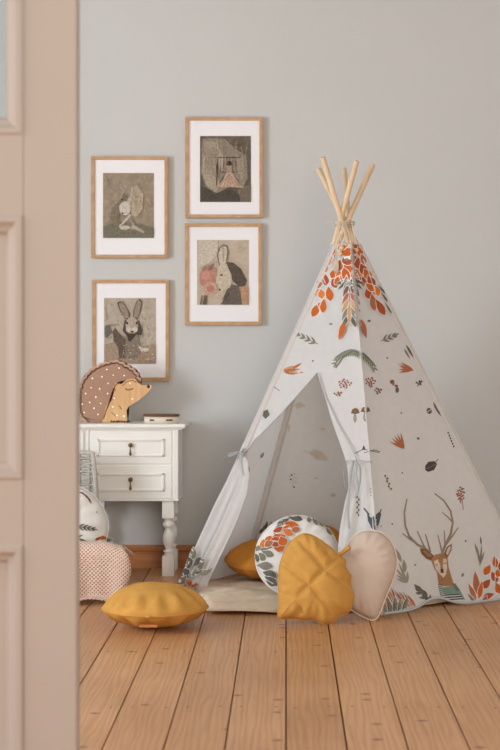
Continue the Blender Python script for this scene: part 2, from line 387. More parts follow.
# ================================================================== DESK
YF = 5.747; YB = 5.972
t = thing('writing_desk', 'white painted writing desk with turned legs and brass drop pulls against the wall', 'desk', (-.995, 5.86, 0))
ztop = .586; zb = .563; zlow = .290
XRt = -.4115; PW = .352; CW = .455
ped = [(XRt-PW, XRt), (XRt-2*PW-CW, XRt-PW-CW)]
bm = bmesh.new()
box(bm, ped[1][0]-.028, XRt+.028, YF-.02, YB+.012, zb+.006, ztop, bev=.006)
box(bm, ped[1][0]-.014, XRt+.014, YF-.010, YB+.006, zb, zb+.008, bev=.002)
obj('desk_top', bm, DESKP, t)
def drawer(x0, x1, z0, z1, knob=True):
    bm = bmesh.new(); y = YF-.004
    box(bm, x0, x1, y, y+.1, z0, z1, bev=.002)
    m = .028; a0, a1, c0, c1 = x0+m, x1-m, z0+m, z1-m; wd = .010
    for q in ((a0, a1, c1-wd, c1), (a0, a1, c0, c0+wd), (a0, a0+wd, c0, c1), (a1-wd, a1, c0, c1)):
        box(bm, q[0], q[1], y-.006, y+.002, q[2], q[3], bev=.0028)
    d = obj('drawer', bm, DESKP, t)
    cx, cz = (x0+x1)/2, (z0+z1)/2+.010
    bm = bmesh.new()
    ball(bm, (cx, y-.008, cz), .009, sc=(1, .7, 1)); tube(bm, [(cx, y, cz), (cx, y-.008, cz)], .004)
    tube(bm, [(cx, y-.012, cz-.004), (cx, y-.013, cz-.014), (cx, y-.013, cz-.026), (cx, y-.013, cz-.034), (cx, y-.013, cz-.040)], [.0025, .002, .0035, .0055, .002])
    obj('drawer_pull', bm, BRASS, d, label='aged brass drop pull')
for (x0, x1) in ped:
    bm = bmesh.new()
    box(bm, x0, x1, YF, YB, zlow, zb, bev=.003)
    for xa, wa in ((x0, .010), (x1-.022, .022)):
        box(bm, xa, xa+wa, YF-.006, YF+.02, zlow, zb, bev=.004)
    box(bm, x0-.001, x1+.001, YF-.008, YB, zlow, zlow+.008, bev=.002)
    obj('pedestal', bm, DESKP, t)
    zt = lambda py: CH-(py-CY)/261.8
    drawer(x0+.012, x1-.026, zt(464.3), zt(431.5)); drawer(x0+.012, x1-.026, zt(499), zt(466))
bm = bmesh.new(); box(bm, ped[1][1], ped[0][0], YF+.004, YB, .462, zb); obj('apron', bm, DESKP, t)
drawer(ped[1][1]+.012, ped[0][0]-.012, .470, zb-.006)
def turned_leg(x0, x1, y0, y1):
    bm = bmesh.new(); cx, cy = (x0+x1)/2, (y0+y1)/2; r = (x1-x0)/2
    box(bm, x0, x1, y0, y1, .222, zlow+.002, bev=.002); box(bm, x0, x1, y0, y1, 0, .078, bev=.002)
    pf = [(.8, .222), (.62, .216), (.6, .210), (.95, .204), (1.0, .198), (.95, .191), (.6, .186), (.55, .180), (.72, .172), (.95, .158), (1.0, .146), (.95, .132), (.72, .116), (.52, .106), (.5, .102), (.85, .098), (.9, .093), (.6, .088), (.75, .082), (.8, .078)]
    lathe(bm, cx, cy, [(r*a, z) for a, z in pf]); obj('leg', bm, DESKP, t)
LW = .046
for (x0, x1) in ped:
    for xa in (x0+.002, x1-LW-.018):
        for ya in (YF+.004, YB-LW-.004): turned_leg(xa, xa+LW, ya, ya+LW)

# ================================================================== PICTURE FRAMES
def paper(name, c1, c2, sc):
    return mat(name, c1, .9, .1, col2=c2, scale=sc)
def framed(px0, py0, px1, py1, art, base, label, polys, tilt=0):
    Yf = D-.022
    a, b_ = P(px0, py0, Yf), P(px1, py1, Yf)
    c = (a+b_)/2; t = thing('picture_frame', label, 'picture', (c.x, D-.011, c.z), 'four oak framed prints on the wall')
    x0, x1, z1, z0 = a.x, b_.x, a.z, b_.z; wd = .0135
    bm = bmesh.new()
    for q in ((x0, x1, z1-wd, z1), (x0, x1, z0, z0+wd), (x0, x0+wd, z0+wd, z1-wd), (x1-wd, x1, z0+wd, z1-wd)): box(bm, q[0], q[1], Yf, D-.001, q[2], q[3], bev=.0012)
    obj('frame', bm, FRAMEW, t)
    bm = bmesh.new(); box(bm, x0+wd*.8, x1-wd*.8, Yf+.007, Yf+.010, z0+wd*.8, z1-wd*.8); obj('passepartout', bm, MATB, t)
    bm = bmesh.new(); Ya = Yf+.0065; p = P(art[0], art[1], Ya), P(art[2], art[3], Ya)
    box(bm, p[0].x, p[1].x, Ya, Ya+.0006, p[1].z, p[0].z); mats = [base]
    plain(bm, polys, mats, Ya)
    obj('art_print', bm, mats, t)
def speckle(r, cols, n, seed):
    q = random.Random(seed); out = []
    for _ in range(n):
        x, y = q.uniform(r[0]+3, r[2]-3), q.uniform(r[1]+3, r[3]-3); out += leafc(x, y, q.uniform(2, 5.5), q.uniform(.4, 1.3), q.uniform(30, 150), q.choice(cols))
    return out
def clip(polys, r):
    return [([(min(max(x, r[0]+.3), r[2]-.3), min(max(y, r[1]+.3), r[3]-.3)) for x, y in p], c) for p, c in polys]
rr = random.Random(2)
SG = [(170, 156, 138), (150, 138, 122), (128, 118, 104), (184, 172, 154), (196, 186, 172)]
# 1 crouching mouse
A1 = (103, 173, 154, 238)
a1 = [([(275, 140), (330, 130), (380, 200), (370, 330), (320, 390), (280, 380), (262, 280)], (186, 170, 148)),
      ([(35, 470), (150, 430), (300, 440), (462, 480), (462, 565), (35, 565)], (124, 118, 102)),
      ([(110, 330), (150, 280), (190, 240), (200, 300), (170, 400), (140, 470), (100, 400)], (134, 122, 104))]
a1 += ell(222, 325, 54, 62, (130, 120, 108), n=18)+ell(224, 320, 48, 58, (204, 196, 184), n=18)
a1 += leaf(222, 262, 75, 42, 92, (132, 118, 104))+leaf(250, 280, 60, 36, 70, (190, 178, 162))+ell(200, 246, 10, 9, (94, 82, 72))+ell(206, 360, 9, 8, (84, 74, 68))
a1 += stroke([(270, 370), (235, 415), (178, 470)], 20, 12, (206, 196, 182))+ell(222, 480, 44, 18, (200, 188, 172), n=14)+stroke([(262, 400), (290, 450), (275, 500)], 40, 26, (150, 138, 124))+stroke([(285, 470), (330, 490), (385, 522)], 34, 16, (186, 168, 150))
# 2 tulle veil with a bird cage
A2 = (200, 136, 251, 202)
a2 = [([(60, 60), (150, 50), (250, 60), (330, 130), (430, 200), (440, 380), (400, 465), (280, 460), (180, 512), (90, 460), (50, 330)], (150, 138, 122)),
      ([(75, 90), (150, 70), (200, 200), (175, 300), (200, 420), (180, 500), (100, 450), (60, 340)], (176, 162, 142)),
      ([(150, 90), (180, 90), (240, 210), (220, 330), (185, 240)], (192, 178, 158)), ([(345, 190), (390, 210), (420, 300), (400, 400), (350, 330)], (168, 152, 134)),
      ([(40, 450), (100, 470), (175, 512), (280, 470), (340, 500), (372, 580), (40, 580)], (88, 82, 74)),
      ([(372, 470), (465, 430), (465, 580), (380, 580)], (124, 112, 98)),
      ([(262, 340), (312, 340), (345, 400), (402, 465), (280, 455), (178, 458), (230, 400)], (196, 168, 148))]
a2 += sum([stroke([(x, 212), (x, 335)], 6, 6, (98, 84, 72)) for x in range(190, 345, 25)], [])
a2 += stroke([(150, 212), (380, 212)], 8, 8, (76, 62, 52))+stroke([(225, 335), (352, 335)], 7, 7, (82, 66, 56))+ell(285, 264, 24, 22, (78, 64, 54))+stroke([(282, 280), (285, 340)], 36, 46, (170, 146, 126))
a2 += sum([stroke([(285, 350), (x, 455)], 3, 5, (150, 120, 102)) for x in (200, 235, 270, 300, 335, 370)], [])
q_ = random.Random(21)
for k in range(46):                                  # threads of the veil
    x, y = q_.uniform(60, 250), q_.uniform(60, 160); b_ = q_.uniform(-25, 35); L_ = q_.uniform(90, 300)
    a2 += stroke([(x, y), (x+b_*.4, y+L_*.35), (x+b_, y+L_*.7), (x+b_*2.2, min(500, y+L_))], 3, 2, q_.choice([(186, 172, 152), (166, 152, 134), (136, 124, 110), (198, 184, 164)]))
for k in range(30):
    x, y = q_.uniform(330, 440), q_.uniform(70, 380); a2 += stroke([(x, y), (x+q_.uniform(-15, 15), y+50), (x+q_.uniform(-25, 25), y+q_.uniform(70, 120))], 3, 2, q_.choice([(160, 146, 128), (110, 98, 88), (178, 162, 144)]))
for k in range(40):                                  # brushed light behind the mouse
    x, y = q_.uniform(268, 365), q_.uniform(130, 300); a1.insert(1, stroke([(x, y), (x-4, y+60)], 4, 2, q_.choice([(196, 180, 158), (176, 160, 140), (164, 148, 130)]))[0])
# 3 hare in profile with roses
A3 = (197, 240, 249, 305)
a3 = [([(30, 40), (200, 40), (200, 160), (120, 240), (30, 280)], (206, 194, 178)), ([(400, 440), (470, 440), (470, 600), (410, 600)], (190, 148, 118)),
      ([(275, 228), (330, 232), (400, 285), (455, 390), (440, 438), (385, 444), (335, 400), (300, 330)], (98, 88, 78)),
      ([(305, 420), (385, 440), (415, 602), (235, 602), (270, 500)], (112, 102, 92)),
      ([(208, 236), (192, 165), (215, 100), (250, 74), (284, 84), (296, 140), (282, 232), (250, 270), (214, 268)], (128, 118, 102)),
      ([(216, 236), (204, 165), (224, 106), (250, 88), (274, 96), (282, 140), (270, 232), (250, 262), (220, 262)], (206, 194, 174)),
      ([(214, 262), (275, 240), (318, 340), (326, 400), (308, 450), (262, 474), (218, 474), (190, 425), (184, 350)], (204, 190, 170)),
      ([(240, 96), (252, 94), (254, 220), (244, 222)], (170, 156, 138)),
      ([(40, 330), (118, 248), (132, 300), (184, 278), (192, 345), (170, 410), (60, 440), (38, 400)], (190, 140, 124))]
a3 += ell(135, 462, 58, 58, (206, 164, 146), n=16)+ell(135, 462, 34, 32, (184, 134, 118), n=12)+ell(95, 350, 40, 44, (206, 152, 136), n=12)+leaf(120, 300, 75, 34, 55, (150, 122, 106))+leaf(60, 310, 80, 30, 45, (164, 134, 120))+ell(232, 342, 11, 9, (84, 74, 66))+ell(216, 470, 8, 10, (70, 60, 54))
a3 += stroke([(95, 520), (85, 602)], 26, 34, (112, 96, 84))+stroke([(60, 520), (50, 602)], 10, 12, (120, 104, 90))+stroke([(285, 480), (240, 560)], 7, 5, (66, 58, 52))+stroke([(300, 500), (225, 602)], 8, 6, (66, 58, 52))
# 4 long-eared rabbit in a meadow
A4 = (104, 298, 156, 364)
dk = (94, 82, 74)
a4 = [([(40, 400), (150, 380), (300, 420), (466, 400), (466, 560), (40, 560)], (172, 148, 128)),
      ([(40, 250), (80, 240), (100, 300), (60, 350), (40, 340)], (112, 110, 106)),
      ([(105, 300), (125, 262), (150, 300), (200, 345), (235, 380), (250, 470), (215, 520), (160, 520), (150, 430), (112, 370)], (108, 94, 84)),
      ([(215, 320), (325, 320), (345, 440), (335, 520), (205, 520)], (140, 126, 112)),
      ([(205, 200), (190, 290), (215, 325), (345, 325), (355, 285), (325, 205)], dk)]
for e in ([(143, 55), (172, 42), (212, 75), (248, 140), (250, 190), (214, 195), (166, 125)], [(278, 125), (298, 52), (328, 22), (352, 45), (342, 115), (312, 195), (274, 190)]):
    a4.append((e, dk)); cxm = sum(p[0] for p in e)/len(e); cym = sum(p[1] for p in e)/len(e)
    a4.append(([(cxm+(x-cxm)*.78, cym+(y-cym)*.88) for x, y in e], (158, 142, 126)))
a4 += ell(265, 245, 52, 72, (184, 170, 152), n=18)+ell(240, 280, 24, 22, (206, 196, 182), n=12)+ell(290, 280, 24, 22, (206, 196, 182), n=12)+ell(226, 226, 9, 13, (62, 54, 50))+ell(306, 226, 8, 12, (62, 54, 50))+ell(268, 298, 14, 8, (84, 70, 62))
a4 += [([(225, 315), (270, 310), (300, 325), (255, 380), (232, 370)], (78, 68, 62))]+stroke([(50, 245), (165, 240)], 7, 5, (120, 108, 98))+stroke([(45, 90), (60, 200)], 4, 4, (120, 116, 110))
for k in range(90):
    x, y = rr.uniform(180, 455), rr.uniform(400, 545)
    if rr.random() < .5 or y > 450: a4 += ell(x, y, rr.uniform(3, 7), rr.uniform(3, 6), rr.choice([(214, 200, 182), (196, 160, 138), (188, 170, 150), (140, 112, 96)]), n=6)
a4 += [([(315, 410), (350, 430), (410, 435), (400, 465), (340, 460)], (214, 204, 188))]
framed(91, 156.3, 167.8, 258, A1, paper('sepia_paper', (164, 148, 128), (142, 128, 110), 60), 'oak frame with sepia print of a crouching pale mouse, upper left of the four', speckle(A1, [(172,156,136),(140,128,112),(184,168,148),(152,138,120)], 110, 1)+clip(cv(a1, 98, 170, 8.333), A1))
framed(185.3, 117, 262.8, 217.8, A2, paper('umber_paper', (122, 110, 96), (96, 86, 76), 50), 'oak frame with sepia print of a bird cage in a veil, highest of four', speckle(A2, [(150,138,122),(110,98,86),(168,154,136),(88,80,72)], 110, 2)+clip(cv(a2, 195, 132, 8.333), A2))
framed(185, 223.3, 261.8, 325, A3, paper('blush_paper', (200, 184, 166), (184, 168, 150), 50), 'oak frame with print of a pale hare beside pink roses, below the cage print', speckle(A3, [(212,198,180),(184,168,150),(206,190,170)], 110, 3)+clip(cv(a3, 195, 236, 8.77), A3))
framed(92, 279.8, 169, 381, A4, paper('grey_sepia_paper', (190, 178, 162), (170, 158, 142), 50), 'oak frame with sepia print of a long eared rabbit facing front, behind the hedgehog lamp', speckle(A4, [(200,188,172),(168,156,140),(206,196,182),(150,138,124)], 110, 4)+clip(cv(a4, 100, 296, 8.333), A4))

# ================================================================== HEDGEHOG LAMP AND BOX ON THE DESK
HW = mat('hedgehog_brown', (172, 136, 114), .6, .3, var=.06, scale=30); HD = mat('groove_shade', (110, 78, 56), .7)  # dark groove colour stands in for the shade between rim and plate
HL = mat('light_plywood', (226, 184, 136), .55, .3, col2=(212, 168, 120), scale=10, stretch=(8, 1, 1)); HN = mat('nose_black', (40, 30, 28), .4)
HR = mat('rim_pink_brown', (194, 154, 130), .6, .3)
em = bpy.data.materials.new('led_bulb'); em.use_nodes = True; b_ = em.node_tree.nodes['Principled BSDF']; b_.inputs['Base Color'].default_value = (1, .9, .75, 1); b_.inputs['Emission Color'].default_value = (1, .86, .66, 1); b_.inputs['Emission Strength'].default_value = 1.3
YH = 5.835; hc = P(113, 423, YH); lampt = thing('hedgehog_lamp', 'wooden hedgehog shaped lamp with brown spines and tiny lit bulbs on the desk', 'lamp', (hc.x, YH+.02, ztop))
sh = ztop-P(113, 355+426/6.25, YH).z
def H(p): q = P(74+p[0]/6.25, 355+p[1]/6.25, YH); return (q.x, q.z+sh)
def scallop(ctrl, amp, k=5):
    out = []
    for (x0, y0), (x1, y1) in zip(ctrl, ctrl[1:]):
        dx, dy = x1-x0, y1-y0; d = math.hypot(dx, dy); nx, ny = dy/d, -dx/d
        for j in range(k):
            t = j/k; out.append((x0+dx*t+nx*amp*math.sin(PI*t), y0+dy*t+ny*amp*math.sin(PI*t)))
    out.append(ctrl[-1]); return out
outer = [(90, 424), (52, 408), (36, 378), (26, 345), (22, 308), (24, 270), (28, 236), (40, 200), (50, 168), (72, 140), (92, 110), (122, 88), (152, 72), (185, 56), (220, 48), (252, 38), (290, 46), (325, 66), (358, 84), (388, 108), (404, 140), (416, 168)]
inner = [(232+(x-232)*.925, 250+(y-250)*.925) for x, y in outer[1:-1]]
so = scallop(outer, 11, 6); si = scallop(inner, 10, 6)
# resample inner to match outer count
def resample(pts, n):
    ds = [0]
    for a, b in zip(pts, pts[1:]): ds.append(ds[-1]+math.hypot(b[0]-a[0], b[1]-a[1]))
    out = []
    for i in range(n):
        t = ds[-1]*i/(n-1); j = max(0, min(len(ds)-2, next((k for k in range(len(ds)-1) if ds[k+1] >= t-1e-9), len(ds)-2)))
        f = (t-ds[j])/((ds[j+1]-ds[j]) or 1); out.append((pts[j][0]+(pts[j+1][0]-pts[j][0])*f, pts[j][1]+(pts[j+1][1]-pts[j][1])*f))
    return out
NN = 260; so_, si_ = resample(so, NN), resample(si, NN)
body_close = [(420, 190), (340, 330), (335, 424)]
bm = bmesh.new(); prism(bm, [H(p) for p in so+body_close], YH-.002, YH+.034); obj('back_board', bm, HW, lampt)
bm = bmesh.new(); prism(bm, [H(p) for p in inner+[(380, 200), (300, 400), (180, 420)]], YH-.004, YH-.002); obj('groove_shade_board', bm, HD, lampt)  # dark layer painting depth shadow into the gap inside the rim
bm = bmesh.new()                                     # raised scalloped rim
F0 = YH-.014; F1 = YH-.002
va = [bm.verts.new((H(p)[0], F0, H(p)[1])) for p in so_]; vb = [bm.verts.new((H(p)[0], F0, H(p)[1])) for p in si_]
vc = [bm.verts.new((H(p)[0], F1, H(p)[1])) for p in so_]; vd = [bm.verts.new((H(p)[0], F1, H(p)[1])) for p in si_]
for i in range(NN-1):
    bm.faces.new((va[i], va[i+1], vb[i+1], vb[i])); bm.faces.new((va[i+1], va[i], vc[i], vc[i+1])); f = bm.faces.new((vb[i], vb[i+1], vd[i+1], vd[i])); f.material_index = 1
bmesh.ops.recalc_face_normals(bm, faces=bm.faces)
obj('spine_rim', bm, [HR, HD], lampt)
bm = bmesh.new()                                     # inner spine plate with its own scallops and dark engraved notches
pl = [(p[0]+(230-p[0])*.035, p[1]+(270-p[1])*.035) for p in si]
prism(bm, [H(p) for p in pl+[(380, 200), (300, 400), (180, 420)]], YH-.008, YH-.003)
obj('spine_plate', bm, HW, lampt)
face = [(176, 424), (188, 385), (200, 335), (222, 290), (246, 262), (252, 240), (248, 205), (262, 178), (285, 170), (300, 184), (330, 158), (365, 148), (390, 155), (402, 176), (425, 190), (452, 192), (480, 188), (490, 200), (478, 222), (450, 252), (410, 285), (375, 305), (345, 325), (332, 350), (340, 385), (338, 424)]
bm = bmesh.new(); prism(bm, [H(p) for p in face], YH-.019, YH+.002)
obj('face_plate', bm, HL, lampt, label='light plywood face and belly')
bm = bmesh.new()
def hstroke(pts, r, mi=0, y=YH-.019): tube(bm, [(H(p)[0], y, H(p)[1]) for p in pts], r, 6, mi)
hstroke([(262, 230), (256, 200), (268, 186), (282, 184)], .0013); hstroke([(304, 196), (335, 168), (366, 160), (392, 172)], .0013)
hstroke([(190, 400), (204, 345), (232, 292), (262, 262)], .0013)
hstroke([(285, 318), (302, 342)], .0014); hstroke([(238, 360), (266, 386)], .0014)
obj('engraved_line', bm, mat('engraving', (128, 88, 56), .7), lampt)
bm = bmesh.new(); hstroke([(326, 210), (332, 220), (345, 222), (360, 216), (374, 212)], .0018); hstroke([(326, 210), (332, 222)], .0018); obj('eyelid', bm, HN, lampt)
bm = bmesh.new(); q = H((468, 200)); ball(bm, (q[0], YH-.014, q[1]), .0085, sc=(1, .9, 1)); obj('nose', bm, HN, lampt, label='black nose')
for cx in (258, 322):
    bm = bmesh.new()
    for dx in (-20, -4, 14, 26): q = H((cx+dx, 418-abs(dx)*.1)); ball(bm, (q[0], YH-.021, q[1]), .004, sc=(1, .6, .9), u=8, v=6)
    obj('claws', bm, HN, lampt)
for p in [(116, 149), (207, 94), (283, 85), (176, 139), (247, 129), (315, 132), (215, 181), (109, 207), (162, 215), (74, 244), (138, 266), (212, 244), (53, 310), (100, 299), (168, 306), (126, 335), (65, 363), (152, 374), (352, 180), (255, 272), (368, 278), (245, 326), (272, 380), (317, 384)]:
    inf = p[0] > 240 and p[1] > 170; q = H(p); bm = bmesh.new(); ball(bm, (q[0], (YH-.019) if inf else (YH-.0075), q[1]), .0023, u=8, v=6); obj('bulb', bm, em, lampt)

bt = thing('wooden_box', 'small oval whitewashed wooden box with dark lid beside the hedgehog lamp', 'box', P(161.5, 423, 5.785).to_tuple())
bt.location.z = ztop; bcx = bt.location.x; bcy = 5.785
CRM = mat('whitewashed_wood', (232, 220, 204), .6, var=.04); LIDM = mat('walnut_lid', (132, 92, 62), .5, col2=(112, 76, 50), scale=12, stretch=(1, 8, 1)); SLM = mat('slot_dark', (74, 54, 42), .8)
def oval(bm, rx, ry, z0, z1, n=40, mi=0):
    a = [bm.verts.new((bcx+rx*math.cos(2*PI*i/n), bcy+ry*math.sin(2*PI*i/n), z0)) for i in range(n)]
    b = [bm.verts.new((bcx+rx*math.cos(2*PI*i/n), bcy+ry*math.sin(2*PI*i/n), z1)) for i in range(n)]
    for i in range(n): bm.faces.new((a[i], a[(i+1) % n], b[(i+1) % n], b[i])).smooth = True
    bm.faces.new(a[::-1]); bm.faces.new(b)
bm = bmesh.new(); oval(bm, .067, .045, ztop+.0002, ztop+.027); bx = obj('box_body', bm, CRM, bt)
bm = bmesh.new(); oval(bm, .070, .048, ztop+.027, ztop+.033); oval(bm, .071, .049, ztop+.033, ztop+.035); obj('lid', bm, LIDM, bt, label='dark brown lid')
for a0, a1 in ((232, 252), (288, 314)):
    bm = bmesh.new(); tube(bm, [(bcx+.0675*math.cos(R(a)), bcy+.0455*math.sin(R(a)), ztop+.014) for a in range(a0, a1, 4)], .0032, 6); obj('slot', bm, SLM, bx)

# ================================================================== TEEPEE
ctr = Vector((.21, 5.42, 0)); ZT = 1.25
tp = thing('play_teepee', "white cotton children's play teepee with woodland animal and leaf print and five wooden poles", 'teepee', (.21, 5.42, 0))
base = {'L': P(178, 588, 1500*.884/242.0), 'F': P(384, 617, 1500*.884/271.0), 'R': P(541, 597, 1500*.884/251.0), 'BR': Vector((.64, 5.86, 0)), 'BL': Vector((-.175, 5.86, 0))}
for v in base.values(): v.z = 0
tips = {'BR': (322.5, 157, 5.31), 'R': (318, 168.5, 5.43), 'F': (344, 168.5, 5.52), 'BL': (356.7, 160.5, 5.32), 'L': (373.3, 163.5, 5.385)}
order = ['L', 'F', 'R', 'BR', 'BL']; poleline = {}
for k in order:
    a = base[k]+(ctr-base[k]).normalized()*.02; a.z = 0
    b = P(*tips[k]); poleline[k] = (a, b)
    bm = bmesh.new(); dd = (b-a).normalized(); rp = .0098
    tube(bm, [a+Vector((0, 0, .0)), a+dd*.01, b-dd*.003, b], [rp, rp, rp, rp*.75], 14)
    obj('pole', bm, POLEW, tp)
def cpt(k, z):                                       # canvas seam line running outside pole k
    a, b = poleline[k]; p = a+(b-a)*(z/b.z)
    axis = Vector((.205, 5.41, 0)); out = Vector((base[k].x-axis.x, base[k].y-axis.y, 0)).normalized()
    return p+out*.0135
for k in order:
    a, b = poleline[k]; bm = bmesh.new()
    L = [a.lerp(b, f) for f in [(.012+(ZT-.004-.012)*i/10)/b.z for i in range(11)]]
    tube(bm, L, .0112, 12, cap=False); obj('pole_sleeve', bm, CANVAS, tp)
def panel(k0, k1, nu=28, nv=44, sag=.018, z0=.004, lift=None):
    bm = bmesh.new(); g = []
    for j in range(nv+1):
        v = j/nv; row = []
        for i in range(nu+1):
            u = i/nu; zb0 = z0+(lift(u) if lift else 0); z = zb0+(ZT-zb0)*v
            a, b = cpt(k0, z), cpt(k1, z); p = a.lerp(b, u)
            n = Vector((b.y-a.y, -(b.x-a.x), 0)).normalized()
            if n.dot(p-Vector((.21, 5.4, p.z))) > 0: n = -n
            s_ = sag*math.sin(PI*u)*(1-v*.8)*(.55+.45*math.sin(PI*min(1, v*1.3)))
            w_ = .006*noise.noise(Vector((u*3+ord(k0[0]), v*5, 1.7)))*(1-v)*math.sin(PI*u)+.005*math.sin(u*17+v*4)*max(0, 1-v*6)*math.sin(PI*u)
            row.append(bm.verts.new(p+n*(s_+w_)))
        g.append(row)
    for j in range(nv):
        for i in range(nu): bm.faces.new((g[j][i], g[j][i+1], g[j+1][i+1], g[j+1][i])).smooth = True
    return bm, g
def panel_obj(name, bm, polys, **k):
    mats = [CANVAS]
    if polys: print_on(bm, polys, mats)
    return obj(name, bm, mats, tp, **k)

# ---- garland of leaves round the top (spans the front seam, so it is printed on both panels)
def C5(x, y): return (310+x/5, 200+y/5)
gar = []
def lf(x, y, L, W, a, c):
    p = C5(x, y); return lo(leafc(p[0], p[1], L/5, W/5*1.05, a, c))
for q in [(118, 262, 60, 34, 70, OR), (96, 300, 62, 38, 60, OR2), (72, 340, 60, 40, 55, OR), (56, 385, 64, 40, 60, OR2), (80, 400, 56, 34, 90, RED), (40, 455, 60, 38, 50, TAN), (44, 425, 50, 30, 30, RUST),
          (60, 470, 50, 34, 100, OR2), (100, 470, 74, 38, 100, OR), (126, 415, 56, 38, 110, RED), (120, 370, 50, 32, 70, OR), (32, 548, 84, 36, 60, OR), (70, 530, 72, 32, 85, OR),
          (160, 372, 70, 46, 60, OR2), (195, 330, 90, 62, 90, OR), (150, 400, 66, 34, 45, OR), (182, 372, 80, 40, 110, OR), (235, 372, 84, 44, 70, OR2), (200, 300, 80, 50, 15, RED), (195, 262, 90, 40, 0, OR), (170, 235, 60, 30, 20, OR2), (220, 228, 56, 30, 160, RED),
          (150, 330, 60, 40, 80, RUST), (240, 320, 64, 44, 100, RED), (262, 350, 66, 40, 115, RED), (282, 375, 66, 40, 120, OR), (260, 410, 50, 34, 95, RED), (235, 410, 56, 34, 60, OR), (300, 410, 70, 38, 120, RED), (322, 455, 66, 40, 125, OR2),
          (285, 470, 60, 36, 100, RED), (295, 440, 60, 30, 140, OR), (310, 515, 90, 34, 100, RUST), (346, 540, 92, 34, 120, RED), (246, 262, 56, 30, 110, OR), (262, 300, 60, 30, 110, RUST)]: gar += lf(*q)
for a_ in (200, 222, 245, 262, 278, 295, 318, 340): 
    p = C5(200, 400); gar += lo(leaf(p[0], p[1], 15, 3.6, a_, GG if a_ % 2 else GD))
for y_, L_ in ((430, 16), (465, 18), (500, 19), (540, 19), (580, 19)):
    for sg in (-1, 1):
        c = [GG, GD, BRN, RUST, TAN][(y_//35) % 5]; p = C5(206+sg*3, y_); gar += lo(leaf(p[0]+sg*.5, p[1], L_*.8, 4.2, 270+sg*26, c))
p = C5(206, 520); gar += lo(leaf(p[0], p[1], 24, 3.6, 270, TAN))
for sg, (x, y) in ((-1, (182, 610)), (1, (246, 600))):
    p = C5(x, y); gar += leaf(p[0], p[1], 20, 5.6, 270+sg*17, OR if sg < 0 else RUST)
gar += ell(*C5(196, 292), 4.6, 2.0, WHT, n=10)+ell(*C5(190, 300), 2.6, 1.4, GN, n=8)
for a, b in (((150, 380), (165, 420)), ((165, 420), (190, 375)), ((190, 375), (205, 410)), ((205, 410), (230, 370)), ((230, 370), (245, 412)), ((60, 370), (80, 420)), ((30, 500), (55, 560)), ((128, 270), (104, 330)), ((262, 300), (284, 350)), ((284, 350), (306, 420)), ((306, 420), (330, 500))):
    gar += stroke([C5(*a), C5(*b)], .9, .6, WHT)
# side bits of garland in grey at the silhouettes
for q in [(20, 420, 60, 14, 30, GD), (8, 440, 60, 12, 60, GG), (352, 450, 60, 10, 130, GD), (366, 490, 60, 10, 125, GD), (385, 545, 70, 9, 122, GD)]: gar += lf(*q)

mot = []                                             # scattered motifs on front and right panel
mot += gar
mot += sprig(318, 344, 155, 27, 4, 2.0, 8, GG, 30)                      # grey sprig
mot += leaf(283, 370, 14, 2.8, 18, TAN)+leaf(283, 371, 18, 3, 6, RUST)+leaf(288, 373, 17, 3, 2, TAN)+leaf(284, 372, 12, 2.5, -12, RUST)+leaf(292, 369, 12, 2.6, 30, RUST)
mot += ell(331, 324, 1.8, 1, GG)+ell(369, 321, 1.6, 1.1, GD)+ell(313, 361, .9, .9, GD)
for k in range(26):                                                       # arching conifer twig
    t = k/25; x = 337+35*t; y = 365-15*math.sin(PI*min(1, t*1.0))**.7-2+5*t*t
    for sg in (-1, 1): mot += leaf(x, y, 8-4*abs(t-.5), 1.7, 255+(t-.5)*90+sg*24, GN if k % 3 else GG)
mot += stroke([(336, 368), (343, 358), (354, 351), (364, 355), (372, 365)], 1.2, .6, GD)
mot += berries(345, 384, 7, 4.5, 16, BER, 1)+berries(338, 394, 4, 2.5, 6, BER, 2)+berries(370, 382, 5, 5, 14, BER, 3)+berries(378, 391, 4, 2.8, 8, BRN, 4)
for x, y, s_ in ((355.5, 412, 1), (365.5, 410.5, 1.05)):
    mot += leaf(x-.2, y+11*s_, 11*s_, 3.4, 92, GL)+[([(x-4.4*s_, y+1.5), (x-3*s_, y-2.6), (x, y-4.2), (x+3*s_, y-2.8), (x+4.4*s_, y+1)], BRN)]+ell(x, y+1.2, 3, .8, GD)
mot += berries(271, 383, 2.6, 3.6, 7, DK, 5)+stroke([(270, 384), (280, 391)], .8, .4, DK)+sprig(266, 417, 80, 6, 3, 1.5, 4, GD)
mot += [([(264, 411), (268, 410), (270, 415), (266, 419), (263, 416)], GD)]
for k in range(5): mot += ell(241+k*1.3, 449-k*3.1, .7, 1.1, DK)+ell(244+k*1.2, 450-k*3, .6, .9, DK)   # dark dashes by the left tie
# right panel
mot += sprig(381, 341, 22, 17, 3, 2.1, 7.5, GG, 34)+leaf(406, 345, 15, 2.4, 300, GD)+leaf(404, 349, 12, 2, 300, GG)
for a_ in (165, 178, 150, 190): mot += leaf(413, 370, 15, 2.6, a_, RUST)
mot += stroke([(413, 371), (398, 364)], .7, .5, RUST)+ell(387, 358, .9, .9, BRN)
mot += ell(392, 382, 2.3, 2.2, BRN)+ell(393, 384, 1.6, 1.6, DEER)+ell(397, 390, 1.8, 3, GD)+ell(396, 386, 1.9, 1.3, BRN)
mot += berries(419, 383, 3, 2.5, 6, DK, 6)+stroke([(417, 387), (421, 380)], .6, .4, DK)
mot += ell(429, 411, 2.6, 3.2, GD, 20)+stroke([(427, 412), (432, 409)], .6, .6, WHT)
mot += leaf(433, 402, 13, 2.0, 295, GD)+leaf(436, 408, 10, 1.6, 300, DK)
for k in range(6): mot += ell(448+k*1.1, 433+k*2.7, .8, 1.1, DK)
for a_ in (110, 122, 135, 148, 98): mot += leaf(404, 449, 17, 2.2, a_+5, RUST)
